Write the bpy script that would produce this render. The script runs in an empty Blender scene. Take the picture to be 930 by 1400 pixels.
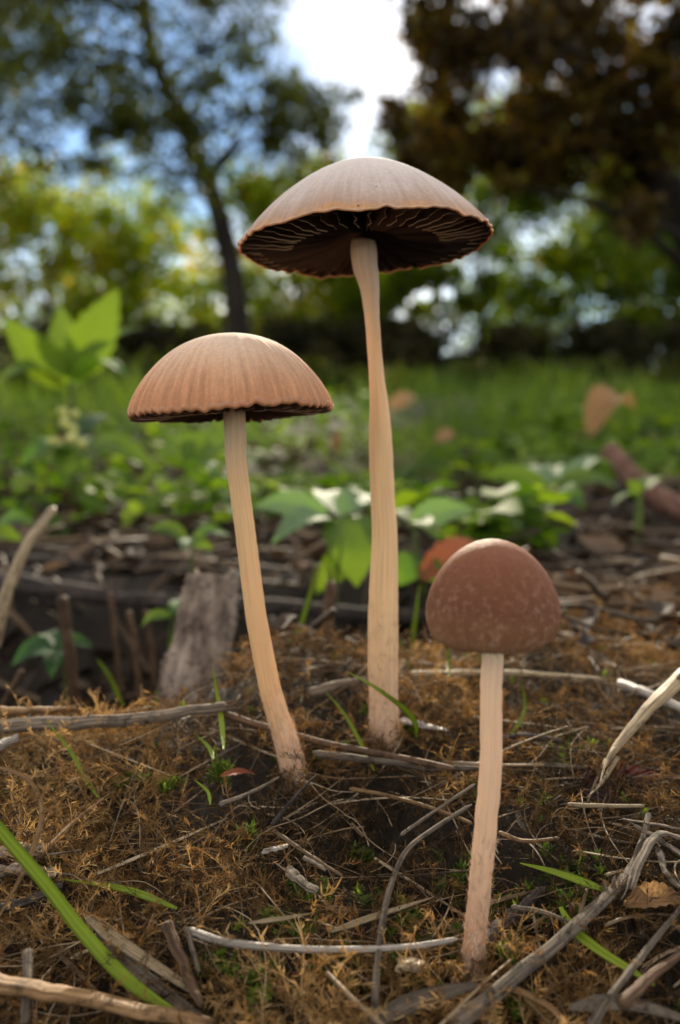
import bpy, math, random
import numpy as np
from mathutils import Vector, Matrix, Euler
random.seed(7); RNG = np.random.default_rng(11)
S = bpy.context.scene
COL = S.collection

# ------------------------------------------------------------------ camera
FPX = 1150.0                       # focal length in pixels of the 930x1400 photograph
PITCH = math.radians(6.45)
CAMZ = 0.0565
cam_d = bpy.data.cameras.new('camera'); cam = bpy.data.objects.new('camera', cam_d); COL.objects.link(cam)
cam.location = (0, 0, CAMZ); cam.rotation_euler = (math.radians(90) - PITCH, 0, 0)
cam_d.sensor_fit = 'VERTICAL'; cam_d.sensor_height = 36.0; cam_d.lens = 36.0 * FPX / 1400.0
cam_d.clip_start = 0.004; cam_d.clip_end = 900
cam_d.dof.use_dof = True; cam_d.dof.focus_distance = 0.114; cam_d.dof.aperture_fstop = 16.5
S.camera = cam

CT, ST = math.cos(PITCH), math.sin(PITCH)
def ray(px, py):
    a = (px - 465.0) / FPX; b = (700.0 - py) / FPX
    return np.array([a, CT + b * ST, -ST + b * CT])
CAM = np.array([0, 0, CAMZ])
def W(px, py, Y):                  # the point at distance Y in front of the camera that is seen at a photo pixel
    d = ray(px, py); return CAM + d * (Y / d[1])
def pxs(px, py, Y):                # metres per photo pixel there
    return Y / ray(px, py)[1] / FPX

# ------------------------------------------------------------------ sky, sun, exposure
sun_dir = ray(530, 85); sun_dir = sun_dir / np.linalg.norm(sun_dir)
SUN_EL = math.asin(sun_dir[2]); SUN_AZ = math.atan2(sun_dir[0], sun_dir[1])
world = bpy.data.worlds.new('World'); S.world = world; world.use_nodes = True
nt = world.node_tree; nt.nodes.clear()
sky = nt.nodes.new('ShaderNodeTexSky'); sky.sky_type = 'NISHITA'; sky.sun_disc = False
sky.sun_elevation = SUN_EL; sky.sun_rotation = SUN_AZ
sky.air_density = 0.8; sky.dust_density = 0.0; sky.ozone_density = 1.0; sky.altitude = 100
bg = nt.nodes.new('ShaderNodeBackground'); bg.inputs['Strength'].default_value = 0.10
wo = nt.nodes.new('ShaderNodeOutputWorld')
CLOUD = 5.9
# thin bright broken cloud all over the sky
tc = nt.nodes.new('ShaderNodeTexCoord'); cn = nt.nodes.new('ShaderNodeTexNoise'); cn.inputs['Scale'].default_value = 2.2; cn.inputs['Detail'].default_value = 6
cr = nt.nodes.new('ShaderNodeMapRange'); cr.inputs['From Min'].default_value = 0.36; cr.inputs['From Max'].default_value = 0.6
cr.inputs['To Min'].default_value = 0.0; cr.inputs['To Max'].default_value = 0.85
cm = nt.nodes.new('ShaderNodeMix'); cm.data_type = 'RGBA'; cm.inputs[7].default_value = (12.6, 11.6, 10.2, 1)
cp = nt.nodes.new('ShaderNodeMapping'); cp.inputs['Location'].default_value = (CLOUD, 0, 0)
nt.links.new(tc.outputs['Generated'], cp.inputs[0]); nt.links.new(cp.outputs[0], cn.inputs['Vector']); nt.links.new(cn.outputs['Fac'], cr.inputs[0]); nt.links.new(cr.outputs[0], cm.inputs[0])
nt.links.new(sky.outputs[0], cm.inputs[6]); nt.links.new(cm.outputs[2], bg.inputs[0]); nt.links.new(bg.outputs[0], wo.inputs[0])
sd = bpy.data.lights.new('sun', 'SUN'); sd.energy = 4.6; sd.angle = math.radians(1.2); sd.color = (1.0, 0.88, 0.68)
sun = bpy.data.objects.new('sun', sd); COL.objects.link(sun)
sun.rotation_euler = Vector(sun_dir).to_track_quat('Z', 'Y').to_euler(); sun.location = (1, 6, 5)
S.view_settings.view_transform = 'Standard'; S.view_settings.look = 'None'
S.view_settings.exposure = 1.03; S.view_settings.gamma = 1.0
S.render.engine = 'CYCLES'
S.cycles.use_denoising = True
S.cycles.max_bounces = 8; S.cycles.diffuse_bounces = 4; S.cycles.transmission_bounces = 6; S.cycles.transparent_max_bounces = 8
S.cycles.sample_clamp_indirect = 6.0

# ------------------------------------------------------------------ materials
def rgb(c): return (c[0], c[1], c[2], 1.0)
def new_mat(name):
    m = bpy.data.materials.new(name); m.use_nodes = True
    return m, m.node_tree, m.node_tree.nodes['Principled BSDF'], m.node_tree.nodes['Material Output']
def nd(t, kind, **kw):
    n = t.nodes.new(kind)
    for k, v in kw.items(): setattr(n, k, v)
    return n
def ramp(t, fac, stops):
    r = nd(t, 'ShaderNodeValToRGB'); e = r.color_ramp.elements
    while len(e) < len(stops): e.new(0.5)
    for i, (p, c) in enumerate(stops): e[i].position = p; e[i].color = rgb(c)
    t.links.new(fac, r.inputs[0]); return r.outputs[0]
def noise(t, vec, scale, detail=4, rough=0.6, sc=None):
    if sc is not None:
        mp = nd(t, 'ShaderNodeMapping'); mp.inputs['Scale'].default_value = sc; t.links.new(vec, mp.inputs[0]); vec = mp.outputs[0]
    n = nd(t, 'ShaderNodeTexNoise'); n.inputs['Scale'].default_value = scale; n.inputs['Detail'].default_value = detail
    n.inputs['Roughness'].default_value = rough; t.links.new(vec, n.inputs['Vector']); return n.outputs['Fac']
def mixc(t, fac, a, b, mode='MIX'):
    m = nd(t, 'ShaderNodeMix', data_type='RGBA', blend_type=mode)
    for s, v in ((0, fac), (6, a), (7, b)):
        if hasattr(v, 'is_linked') or isinstance(v, bpy.types.NodeSocket): t.links.new(v, m.inputs[s])
        else: m.inputs[s].default_value = v if s == 0 else rgb(v)
    return m.outputs[2]
def bump(t, p, h, strength, dist):
    b = nd(t, 'ShaderNodeBump'); b.inputs['Strength'].default_value = strength; b.inputs['Distance'].default_value = dist
    t.links.new(h, b.inputs['Height']); t.links.new(b.outputs[0], p.inputs['Normal']); return b
def coord(t, which='Object'): return nd(t, 'ShaderNodeTexCoord').outputs[which]
def translucent(t, p, out, col, fac):
    tr = nd(t, 'ShaderNodeBsdfTranslucent'); mx = nd(t, 'ShaderNodeMixShader')
    if isinstance(col, bpy.types.NodeSocket): t.links.new(col, tr.inputs[0])
    else: tr.inputs[0].default_value = rgb(col)
    mx.inputs[0].default_value = fac
    t.links.new(p.outputs[0], mx.inputs[1]); t.links.new(tr.outputs[0], mx.inputs[2]); t.links.new(mx.outputs[0], out.inputs[0])

def mat_tint(name, stops, rough=0.7, trans=0.0, tcol=None, spec=0.3, gain=1.0):
    """foliage / moss: colour from the per-piece 'tint' attribute"""
    m, t, p, o = new_mat(name)
    a = nd(t, 'ShaderNodeAttribute', attribute_name='tint')
    c = ramp(t, a.outputs['Fac'], stops)
    t.links.new(c, p.inputs['Base Color']); p.inputs['Roughness'].default_value = rough
    p.inputs['Specular IOR Level'].default_value = spec
    if trans > 0:
        tc = mixc(t, 1.0, c, tcol or (1.6, 1.5, 0.7), 'MULTIPLY')
        translucent(t, p, o, tc, trans)
    return m
def mat_streak(name, cols, rough=0.65, trans=0.0, spec=0.2, around=15.0, along=110.0, bstr=0.8, knots=True):
    """stalks, twigs, straw, wood: fibres along the v axis of the uv map (v in metres)"""
    m, t, p, o = new_mat(name)
    uv = coord(t, 'UV'); oi = nd(t, 'ShaderNodeObjectInfo')
    add = nd(t, 'ShaderNodeVectorMath', operation='ADD'); t.links.new(uv, add.inputs[0]); t.links.new(oi.outputs['Random'], add.inputs[1])
    f = noise(t, add.outputs[0], 1.0, 5, 0.65, (around, along, 1))
    c = ramp(t, f, [(0.30, cols[0]), (0.5, cols[1]), (0.76, cols[2])])
    if knots:
        g = noise(t, coord(t, 'Object'), 420.0, 4, 0.7)
        k = nd(t, 'ShaderNodeMapRange'); k.inputs['From Min'].default_value = 0.52; k.inputs['From Max'].default_value = 0.72
        t.links.new(g, k.inputs[0])
        dark = tuple(x * 0.35 for x in cols[0]); c = mixc(t, k.outputs[0], c, dark)
    hv = nd(t, 'ShaderNodeHueSaturation'); t.links.new(c, hv.inputs['Color'])
    mr = nd(t, 'ShaderNodeMapRange'); mr.inputs['To Min'].default_value = 0.75; mr.inputs['To Max'].default_value = 1.2
    t.links.new(oi.outputs['Random'], mr.inputs[0]); t.links.new(mr.outputs[0], hv.inputs['Value']); c = hv.outputs[0]
    t.links.new(c, p.inputs['Base Color']); p.inputs['Roughness'].default_value = rough; p.inputs['Specular IOR Level'].default_value = spec
    bump(t, p, f, bstr, 0.0004)
    if trans > 0: translucent(t, p, o, c, trans)
    return m
def mat_leaf(name, base, dark, trans=0.45, rough=0.38, tcol=(0.35, 0.5, 0.02), spec=0.5):
    m, t, p, o = new_mat(name)
    uv = coord(t, 'UV'); sx = nd(t, 'ShaderNodeSeparateXYZ'); t.links.new(uv, sx.inputs[0])
    # veins: pale midrib and herringbone side veins, u across (-1..1), v along (0..1)
    ab = nd(t, 'ShaderNodeMath', operation='ABSOLUTE'); t.links.new(sx.outputs[0], ab.inputs[0])
    w = nd(t, 'ShaderNodeMath', operation='MULTIPLY_ADD'); t.links.new(ab.outputs[0], w.inputs[0]); w.inputs[1].default_value = -0.28; t.links.new(sx.outputs[1], w.inputs[2])
    wv = nd(t, 'ShaderNodeMath', operation='MULTIPLY'); t.links.new(w.outputs[0], wv.inputs[0]); wv.inputs[1].default_value = 46.0
    sn = nd(t, 'ShaderNodeMath', operation='SINE'); t.links.new(wv.outputs[0], sn.inputs[0])
    ve = nd(t, 'ShaderNodeMapRange'); ve.inputs['From Min'].default_value = 0.75; ve.inputs['From Max'].default_value = 1.0; t.links.new(sn.outputs[0], ve.inputs[0])
    f = noise(t, coord(t, 'Object'), 160.0, 4)
    c = mixc(t, f, dark, base)
    vc = nd(t, 'ShaderNodeMath', operation='MULTIPLY'); t.links.new(ve.outputs[0], vc.inputs[0]); vc.inputs[1].default_value = 0.25
    c = mixc(t, vc.outputs[0], c, tuple(min(1, x * 1.8 + 0.02) for x in base))
    t.links.new(c, p.inputs['Base Color']); p.inputs['Roughness'].default_value = rough; p.inputs['Specular IOR Level'].default_value = spec
    bump(t, p, sn.outputs[0], 0.5, 0.0005)
    translucent(t, p, o, tcol, trans)
    return m

# ------------------------------------------------------------------ mesh helpers
def finish(o, label=None, cat=None, group=None, kind=None):
    if label: o['label'] = label
    if cat: o['category'] = cat
    if group: o['group'] = group
    if kind: o['kind'] = kind
    return o
def mesh_np(name, V, Fa, mats, tint=None, uv=None, smooth=False, midx=None):
    V = np.ascontiguousarray(V, dtype=np.float32); Fa = np.ascontiguousarray(Fa, dtype=np.int32)
    me = bpy.data.meshes.new(name); k = Fa.shape[1]
    me.vertices.add(len(V)); me.vertices.foreach_set('co', V.ravel())
    me.loops.add(Fa.size); me.loops.foreach_set('vertex_index', Fa.ravel())
    me.polygons.add(len(Fa)); me.polygons.foreach_set('loop_start', np.arange(0, Fa.size, k, dtype=np.int32))
    if smooth: me.polygons.foreach_set('use_smooth', np.ones(len(Fa), dtype=bool))
    for m in (mats if isinstance(mats, (list, tuple)) else [mats]): me.materials.append(m)
    if midx is not None: me.polygons.foreach_set('material_index', np.asarray(midx, dtype=np.int32))
    if tint is not None:
        a = me.attributes.new('tint', 'FLOAT', 'POINT'); a.data.foreach_set('value', np.ascontiguousarray(tint, dtype=np.float32))
    if uv is not None:
        l = me.uv_layers.new(name='uv'); l.data.foreach_set('uv', np.ascontiguousarray(uv, dtype=np.float32)[Fa.ravel()].ravel())
    me.update(calc_edges=True); me.validate()
    return me
def link(name, me, parent=None, loc=(0, 0, 0), rot=None):
    o = bpy.data.objects.new(name, me); COL.objects.link(o); o.location = loc
    if rot is not None: o.rotation_euler = rot
    if parent is not None: o.parent = parent
    return o
def empty(name, loc, label, cat, group=None):
    o = bpy.data.objects.new(name, None); COL.objects.link(o); o.location = loc; o.empty_display_size = 0.01
    return finish(o, label, cat, group)
def catmull(P, n):
    P = np.asarray(P, float)
    if len(P) < 3:
        t = np.linspace(0, 1, n)[:, None]; return P[0] * (1 - t) + P[-1] * t
    Q = np.vstack([2 * P[0] - P[1], P, 2 * P[-1] - P[-2]]); out = []
    ts = np.linspace(0, len(P) - 1, n)
    for s in ts:
        i = min(int(s), len(P) - 2); u = s - i; a, b, c, d = Q[i], Q[i + 1], Q[i + 2], Q[i + 3]
        out.append(0.5 * ((2 * b) + (c - a) * u + (2 * a - 5 * b + 4 * c - d) * u * u + (3 * b - a - 3 * c + d) * u ** 3))
    return np.array(out)
def frames(C, up=(0, 0, 1)):
    T = np.gradient(C, axis=0); T /= np.linalg.norm(T, axis=1)[:, None] + 1e-12
    N = []; u = np.array(up, float)
    for t in T:
        n = u - t * np.dot(u, t)
        if np.linalg.norm(n) < 1e-3: n = np.array([0, -1.0, 0]) - t * np.dot([0, -1.0, 0], t)
        n /= np.linalg.norm(n); N.append(n)
        u = n if abs(t[2]) > 0.6 else np.array(up, float)
    N = np.array(N); B = np.cross(T, N); return T, N, B
def tube_geo(C, R, sides=10, flat=1.0, up=(0, 0, 1), rough=0.0, caps=True, rid=0):
    """C centreline, R radius along it, flat squashes along the normal; returns V, F(quads), uv"""
    n = len(C); T, N, B = frames(C, up); ang = np.linspace(0, 2 * math.pi, sides + 1)
    rg = np.random.default_rng(rid)
    L = np.concatenate([[0], np.cumsum(np.linalg.norm(np.diff(C, axis=0), axis=1))])
    prof = 1 + rough * rg.normal(0, 1, (1, sides)) * 0.6 + rough * 0.4 * rg.normal(0, 1, (n, sides))
    prof = np.hstack([prof, prof[:, :1]])
    V = (C[:, None, :] + (np.cos(ang)[None, :, None] * B[:, None, :] + flat * np.sin(ang)[None, :, None] * N[:, None, :]) * (np.asarray(R)[:, None] * prof)[:, :, None])
    uv = np.dstack([np.broadcast_to(ang / (2 * math.pi), (n, sides + 1)), np.broadcast_to(L[:, None], (n, sides + 1))])
    s1 = sides + 1
    i = np.arange(n - 1)[:, None]; j = np.arange(sides)[None, :]
    F = np.dstack([i * s1 + j, i * s1 + j + 1, (i + 1) * s1 + j + 1, (i + 1) * s1 + j]).reshape(-1, 4)
    V = V.reshape(-1, 3); uv = uv.reshape(-1, 2)
    if caps:   # close both ends with a fan of quads to the centre
        for e, row in ((0, 0), (1, n - 1)):
            c = len(V); V = np.vstack([V, C[row][None]]); uv = np.vstack([uv, [[0.5, L[row]]]])
            a = row * s1 + np.arange(0, sides, 2)
            q = np.stack([np.full_like(a, c), a, a + 1, np.minimum(a + 2, row * s1 + sides)], 1)
            F = np.vstack([F, q if e else q[:, ::-1]])
    return V, F, uv
def join(parts):
    Vs, Fs, Us, k = [], [], [], 0
    for V, F, U in parts:
        Vs.append(V); Fs.append(F + k); Us.append(U); k += len(V)
    return np.vstack(Vs), np.vstack(Fs), np.vstack(Us)
def instance_np(pv, pf, M, off, tint=None, tjit=0.0):
    """pv (n,3) pf (k,4) copied by M (m,3,3) and off (m,3) into one array"""
    V = np.einsum('mij,nj->mni', M, pv) + off[:, None, :]
    F = pf[None] + (np.arange(len(M)) * len(pv))[:, None, None]
    tt = None if tint is None else np.repeat(tint, len(pv)) + RNG.normal(0, 1, len(tint) * len(pv)) * tjit
    return V.reshape(-1, 3), F.reshape(-1, pf.shape[1]), tt
def rot_mats(yaw, pitch, roll, scale):
    cy, sy, cp, sp, cr, sr = np.cos(yaw), np.sin(yaw), np.cos(pitch), np.sin(pitch), np.cos(roll), np.sin(roll)
    z = np.zeros_like(cy); o = np.ones_like(cy)
    Rz = np.stack([np.stack([cy, -sy, z], 1), np.stack([sy, cy, z], 1), np.stack([z, z, o], 1)], 1)
    Rx = np.stack([np.stack([o, z, z], 1), np.stack([z, cp, -sp], 1), np.stack([z, sp, cp], 1)], 1)
    Ry = np.stack([np.stack([cr, z, sr], 1), np.stack([z, o, z], 1), np.stack([-sr, z, cr], 1)], 1)
    return np.einsum('mij,mjk,mkl->mil', Rz, Rx, Ry) * scale[:, None, None]

# smooth value noise for terrain
_perm = RNG.random((64, 64))
def vnoise(x, y):
    x = np.asarray(x, float); y = np.asarray(y, float)
    xi = np.floor(x).astype(int); yi = np.floor(y).astype(int); fx = x - xi; fy = y - yi
    fx = fx * fx * (3 - 2 * fx); fy = fy * fy * (3 - 2 * fy)
    a = _perm[xi % 64, yi % 64]; b = _perm[(xi + 1) % 64, yi % 64]; c = _perm[xi % 64, (yi + 1) % 64]; d = _perm[(xi + 1) % 64, (yi + 1) % 64]
    return (a * (1 - fx) + b * fx) * (1 - fy) + (c * (1 - fx) + d * fx) * fy - 0.5
def sstep(a, b, x):
    t = np.clip((np.asarray(x, float) - a) / (b - a), 0, 1); return t * t * (3 - 2 * t)
KY = np.array([-50, -5, -.5, 0, .05, .07, .0939, .115, .129, .14, .16, .18, .21, .26, .35, .5, .8, 1.5, 3, 6, 10, 18, 40, 400])
KZ = np.array([-.3, -.2, -.11, -.09, -.0755, -.0705, -.0656, -.0613, -.0586, -.0562, -.0535, -.0530, -.0560, -.060, -.062, -.063, -.058, -.03, .04, .17, .40, .8, 1.5, 6]) + CAMZ
def gz(x, y):
    """height of the moss and soil surface"""
    x = np.asarray(x, float); y = np.asarray(y, float)
    z = np.interp(y, KY, KZ)
    near = 1 - sstep(0.25, 0.5, np.abs(y) + np.abs(x) * 0.3)
    bw = np.exp(-((y - .165) / .02) ** 2)
    z = z + bw * 0.0060 * np.exp(-((x + .004) / .020) ** 2)               # hump behind the two pale stems
    hol = sstep(.140 + .038 * sstep(-.034, -.012, x), .180 + .03 * sstep(-.034, -.012, x), y) * (1 - sstep(.27, .335, y)) * (1 - sstep(.015, .05, x)) * sstep(-.5, -.3, x)
    z = z - 0.040 * hol * (1 - .35 * sstep(-.03, .01, x))                  # dark hollow behind the moss bank
    z = z + near * (0.0055 * vnoise(x * 60 + 3, y * 60 + 9) + 0.0038 * vnoise(x * 170, y * 170 + 5))
    far = sstep(.3, .8, np.abs(y) + np.abs(x) * .3)
    z = z + far * (0.02 * vnoise(x * 5, y * 5) + 0.012 * vnoise(x * 17, y * 17)) + sstep(3, 8, np.hypot(x, y)) * 0.25 * vnoise(x * .5 + 7, y * .5)
    return z
def G(px, py, lift=0.003, ymin=0.05, ymax=12):
    """where the ray through a photo pixel meets the surface raised by lift"""
    d = ray(px, py); ys = np.geomspace(ymin, ymax, 1400)
    P = CAM[None] + d[None] * (ys / d[1])[:, None]
    h = P[:, 2] - gz(P[:, 0], P[:, 1]) - lift
    i = np.argmax(h < 0)
    return P[i] if h[i] < 0 else P[-1]

# ------------------------------------------------------------------ ground sheet
m_soil, t, p, o = new_mat('soil')
f1 = noise(t, coord(t), 260.0, 8, 0.7); f2 = noise(t, coord(t), 3.0, 5, 0.6)
c = ramp(t, f1, [(0.3, (0.008, 0.005, 0.003)), (0.55, (0.024, 0.015, 0.008)), (0.78, (0.06, 0.038, 0.02))])
c2 = mixc(t, f2, c, (0.018, 0.013, 0.008)); t.links.new(c2, p.inputs['Base Color']); p.inputs['Roughness'].default_value = 0.95
bump(t, p, f1, 0.9, 0.002)
def build_ground():
    na = 220
    rr = np.concatenate([np.linspace(0, .05, 10)[1:], np.linspace(.052, .30, 150), np.geomspace(.305, 300, 110)])
    ang = np.linspace(0, 2 * math.pi, na + 1)[:-1]
    # finer angles in front of the camera
    ang = ang + 0.55 * np.sin(2 * (ang - math.pi / 2)) * -0.5 * -1
    ang = np.sort(ang % (2 * math.pi)); X = rr[:, None] * np.cos(ang)[None]; Y = rr[:, None] * np.sin(ang)[None] + 0.02
    Z = gz(X, Y) - 0.0015
    V = np.dstack([X, Y, Z]).reshape(-1, 3); n = len(rr)
    i = np.arange(n - 1)[:, None]; j = np.arange(na)[None]; j2 = (j + 1) % na
    F = np.dstack([i * na + j, (i + 1) * na + j, (i + 1) * na + j2, i * na + j2]).reshape(-1, 4)
    c = len(V); V = np.vstack([V, [[0, .02, float(gz(0, .02)) - .0015]]])
    a = np.arange(0, na, 2); F = np.vstack([F, np.stack([np.full_like(a, c), a, a + 1, (a + 2) % na], 1)])
    return finish(link('ground', mesh_np('ground', V, F, m_soil, smooth=True)), kind='structure')
build_ground()

# ------------------------------------------------------------------ the trees and shrubs behind
m_bark = mat_streak('bark', [(0.012, 0.010, 0.008), (0.030, 0.025, 0.020), (0.06, 0.05, 0.04)], 0.9, around=12, along=3, bstr=0.8, knots=False)
m_crown_olive = mat_tint('leaves_olive', [(0, (0.012, 0.020, 0.006)), (0.5, (0.040, 0.055, 0.010)), (1, (0.11, 0.12, 0.014))], 0.6, 0.45, (1.7, 1.6, .4))
m_crown_yellow = mat_tint('leaves_yellow_green', [(0, (0.02, 0.045, 0.006)), (0.4, (0.075, 0.125, 0.010)), (0.8, (0.22, 0.26, 0.012)), (1, (0.36, 0.24, 0.02))], 0.5, 0.6, (1.9, 1.9, 0.4))
m_crown_brown = mat_tint('leaves_brown', [(0, (0.014, 0.010, 0.004)), (0.45, (0.042, 0.030, 0.008)), (0.72, (0.12, 0.075, 0.014)), (1, (0.19, 0.17, 0.015))], 0.6, 0.5, (1.8, 1.5, 0.5))
m_hedge = mat_tint('leaves_hedge', [(0, (0.008, 0.009, 0.004)), (0.5, (0.026, 0.026, 0.009)), (1, (0.09, 0.075, 0.018))], 0.7, 0.3)
LEAF_V = np.array([[0, 0, 0], [-.30, .45, .10], [0, 1, -.05], [.30, .45, .10]]); LEAF_F = np.array([[0, 1, 2, 3]])
def crown_mesh(name, clumps, leaf, mat, gaps=(), tint_mu=0.45):
    """clumps: (centre, (rx,ry,rz), leaves). gaps: directions (px,py,rx,ry) that stay open"""
    off, tn = [], []
    for c, r, n in clumps:
        q = RNG.normal(0, 1, (n, 3)); q /= np.linalg.norm(q, axis=1)[:, None]; q *= RNG.random((n, 1)) ** 0.5
        P = np.asarray(c)[None] + q * np.asarray(r)[None]
        off.append(P); tn.append(np.full(n, tint_mu + RNG.normal(0, .12)))
    off = np.vstack(off); tn = np.concatenate(tn)
    if gaps:
        d = off - np.array([0, 0.0, CAMZ]); up = d @ np.array([0, ST, CT]); fw = d @ np.array([0, CT, -ST])
        qx = 465 + FPX * d[:, 0] / fw; qy = 700 - FPX * up / fw; keep = np.ones(len(off), bool)
        for gx, gy, rx, ry in gaps: keep &= ((qx - gx) / rx) ** 2 + ((qy - gy) / ry) ** 2 > RNG.uniform(.6, 1.25, len(off))
        off, tn = off[keep], tn[keep]
    n = len(off); s = leaf * RNG.uniform(.6, 1.3, n)
    M = rot_mats(RNG.uniform(0, 6.28, n), RNG.normal(-.3, .7, n), RNG.normal(0, .7, n), s)
    V, F, tt = instance_np(LEAF_V, LEAF_F, M, off, np.clip(tn + RNG.normal(0, .22, n), 0, 1))
    return mesh_np(name, V, F, mat, tint=tt)
def limb(pts, r0, r1, n=14, sides=8, rid=0):
    C = catmull(pts, n); return tube_geo(C, np.linspace(r0, r1, n), sides, rough=.08, rid=rid)
GLINTS = [(546, 430, 13, 11), (578, 402, 17, 10), (612, 398, 11, 9), (560, 412, 9, 7)]
SUNGAP = (462, 45, 92, 78)
def tree(name, label, Y, trunk_px, r0, clump_px, leaf, mat, gaps=(), limbs=6, group=None, tint=0.45, spread=1.0, rtop=.45):
    """trunk_px: pixels of the trunk from the ground up, at distance Y; clump_px: (px,py,radius px,leaves,dY)"""
    pts = [W(x, y, Y) for x, y in trunk_px]; b = pts[0].copy(); b[2] = float(gz(b[0], b[1])) - .05
    pts = [b] + pts[1:] if b[2] < pts[0][2] + .3 else pts
    root = empty(name, b, label, 'shrub' if 'shrub' in name else 'tree', group)
    parts = [limb(pts, r0, r0 * rtop, 24, 10, 3)]
    clumps = []
    for k, (x, y, r, n, dy) in enumerate(clump_px):
        c = W(x, y, Y + dy); s = pxs(x, y, Y + dy) * r; clumps.append((c, (s, s * spread, s * .85), n))
        if k % max(1, len(clump_px) // limbs) == 0:
            i = min(range(len(pts)), key=lambda i: np.linalg.norm(pts[i] - c) + (0 if pts[i][2] < c[2] else 9))
            a = pts[max(1, i)] if len(pts) > 1 else pts[0]
            mid = (a + c) / 2 + np.array([0, 0, .1 * np.linalg.norm(c - a)])
            parts.append(limb([a, mid, c], r0 * .28, r0 * .06, 10, 6, k))
    V, F, U = join(parts)
    link('trunk', mesh_np('trunk', V - b, F, m_bark, uv=U, smooth=True), root)
    me = crown_mesh('crown', clumps, leaf, mat, gaps, tint); me.transform(Matrix.Translation(Vector(-b)))
    link('crown', me, root)
    return root
def scatter(x0, x1, y0, y1, n, r0, r1, leaves, dy, seed, reject=None):
    rg = random.Random(seed); out = []
    while len(out) < n:
        x, y = rg.uniform(x0, x1), rg.uniform(y0, y1)
        if reject and reject(x, y): continue
        out.append((x, y, rg.uniform(r0, r1), leaves, rg.uniform(-dy, dy)))
    return out
def build_trees():
    # the leaning tree on the left
    tree('leaning_tree', 'leaning dark-trunked tree with open olive crown behind left mushroom', 7.0,
         [(330, 480), (322, 400), (303, 310), (285, 250), (262, 195), (235, 135), (212, 85), (200, 20), (190, -120)], .10,
         scatter(-70, 420, -220, 130, 74, 50, 110, 210, 1.4, 1, lambda x, y: x > 350 and y > 60) + scatter(-40, 450, 60, 260, 62, 28, 70, 120, 1.4, 2) + scatter(60, 430, 0, 230, 40, 12, 26, 70, 1.2, 8) + scatter(370, 500, 120, 230, 22, 14, 34, 70, 1.0, 9),
         .06, m_crown_olive, [SUNGAP, (530, 85, 46, 46), (180, 275, 40, 30)], 12, tint=.45, rtop=.35)
    # tall dark tree on the right, brown leaves hanging into the frame
    tree('brown_leaved_tree', 'large dark brown-leaved tree filling the upper right', 5.5,
         [(1010, 560), (990, 420), (930, 290), (880, 215), (835, 160), (780, 60), (760, -90)], .14,
         scatter(580, 1080, -260, 140, 76, 34, 92, 250, 1.6, 3, lambda x, y: x < 640 and y > 100) + scatter(740, 1080, 110, 300, 26, 30, 65, 170, .9, 4) + scatter(540, 760, 20, 250, 56, 18, 52, 110, .9, 5),
         .075, m_crown_brown, [SUNGAP, (530, 85, 46, 46)], 16, tint=.48)
    # yellow-green shrubs in the sun
    sh = [(60, 235, 515, 120, 'yellow-green shrub at far left edge behind the leafy plant', 10.5),
          (190, 275, 515, 115, 'yellow-green shrub between left edge and leaning trunk', 11.5),
          (400, 240, 510, 105, 'yellow-green shrub right of the leaning trunk', 10.0),
          (500, 330, 470, 80, 'low yellow shrub seen behind the tall stem', 12.5)]
    for k, (cx, top, bot, hw, lab, Y) in enumerate(sh):
        tree('sunlit_shrub', lab, Y, [(cx, 520), (cx + 8, 430), (cx - 4, top + 60)], .05,
             scatter(cx - hw, cx + hw, top, bot, 66, 24, 60, 190, 1.4, 20 + k), .09, m_crown_yellow, GLINTS, 6, 'sunlit shrubs', .56, rtop=.5)
    rs = [(650, 150, 450, 110, 'yellow-green small tree behind right rim of tall cap', 10.5),
          (780, 130, 455, 110, 'yellow-green small tree left of the right-hand limb', 11.5),
          (915, 200, 460, 95, 'yellow-flecked small tree at far right edge', 10.0)]
    for k, (cx, top, bot, hw, lab, Y) in enumerate(rs):
        tree('small_tree', lab, Y, [(cx, 520), (cx + 10, 400), (cx - 6, top + 60)], .06,
             scatter(cx - hw, cx + hw, top, bot, 72, 20, 60, 270, 1.5, 40 + k), .08, m_crown_yellow, GLINTS + [(530, 85, 46, 46)], 6, 'small trees on the right', .33, rtop=.5)
    # dark undergrowth along the edge of the clearing
    hd = [(30, 'dark low bush behind the leafy plant at left'), (175, 'dark low bush left of left cap'), (330, 'dark low bush behind left cap'),
          (470, 'dark low bush between left cap and tall stem'), (620, 'dark low bush just right of tall stem'), (760, 'dark low bush behind the grass at right'), (900, 'dark low bush at right edge behind grass')]
    for k, (cx, lab) in enumerate(hd):
        tree('low_bush', lab, 8.6 + .35 * (k % 3), [(cx, 545), (cx + 4, 520), (cx - 3, 470)], .03,
             scatter(cx - 120, cx + 120, 455, 540, 40, 18, 40, 230, .5, 60 + k), .075, m_hedge, [], 5, 'dark bushes along the edge of the clearing', .45)
build_trees()
def near_bushes():
    nb = [(40, 4.2, 'leafy dark green bush at left edge behind the tall leafy plant', 490), (190, 4.8, 'leafy dark green bush just left of left cap', 500), (330, 5.2, 'leafy dark green bush behind left cap top', 498), (450, 4.5, 'leafy dark green bush left of the tall stem', 512), (690, 6.0, 'leafy dark green bush right of tall stem above grass', 505), (880, 5.6, 'leafy dark green bush above grass at right', 496)]
    for k, (cx, Y, lab, top) in enumerate(nb):
        tree('low_bush', lab, Y, [(cx, 560), (cx + 4, 540), (cx - 3, top)], .02,
             scatter(cx - 85, cx + 85, top, 556, 30, 14, 34, 90, .5, 90 + k), .055, m_crown_olive, [], 5, 'leafy bushes nearer the clearing', .5)
near_bushes()
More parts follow.
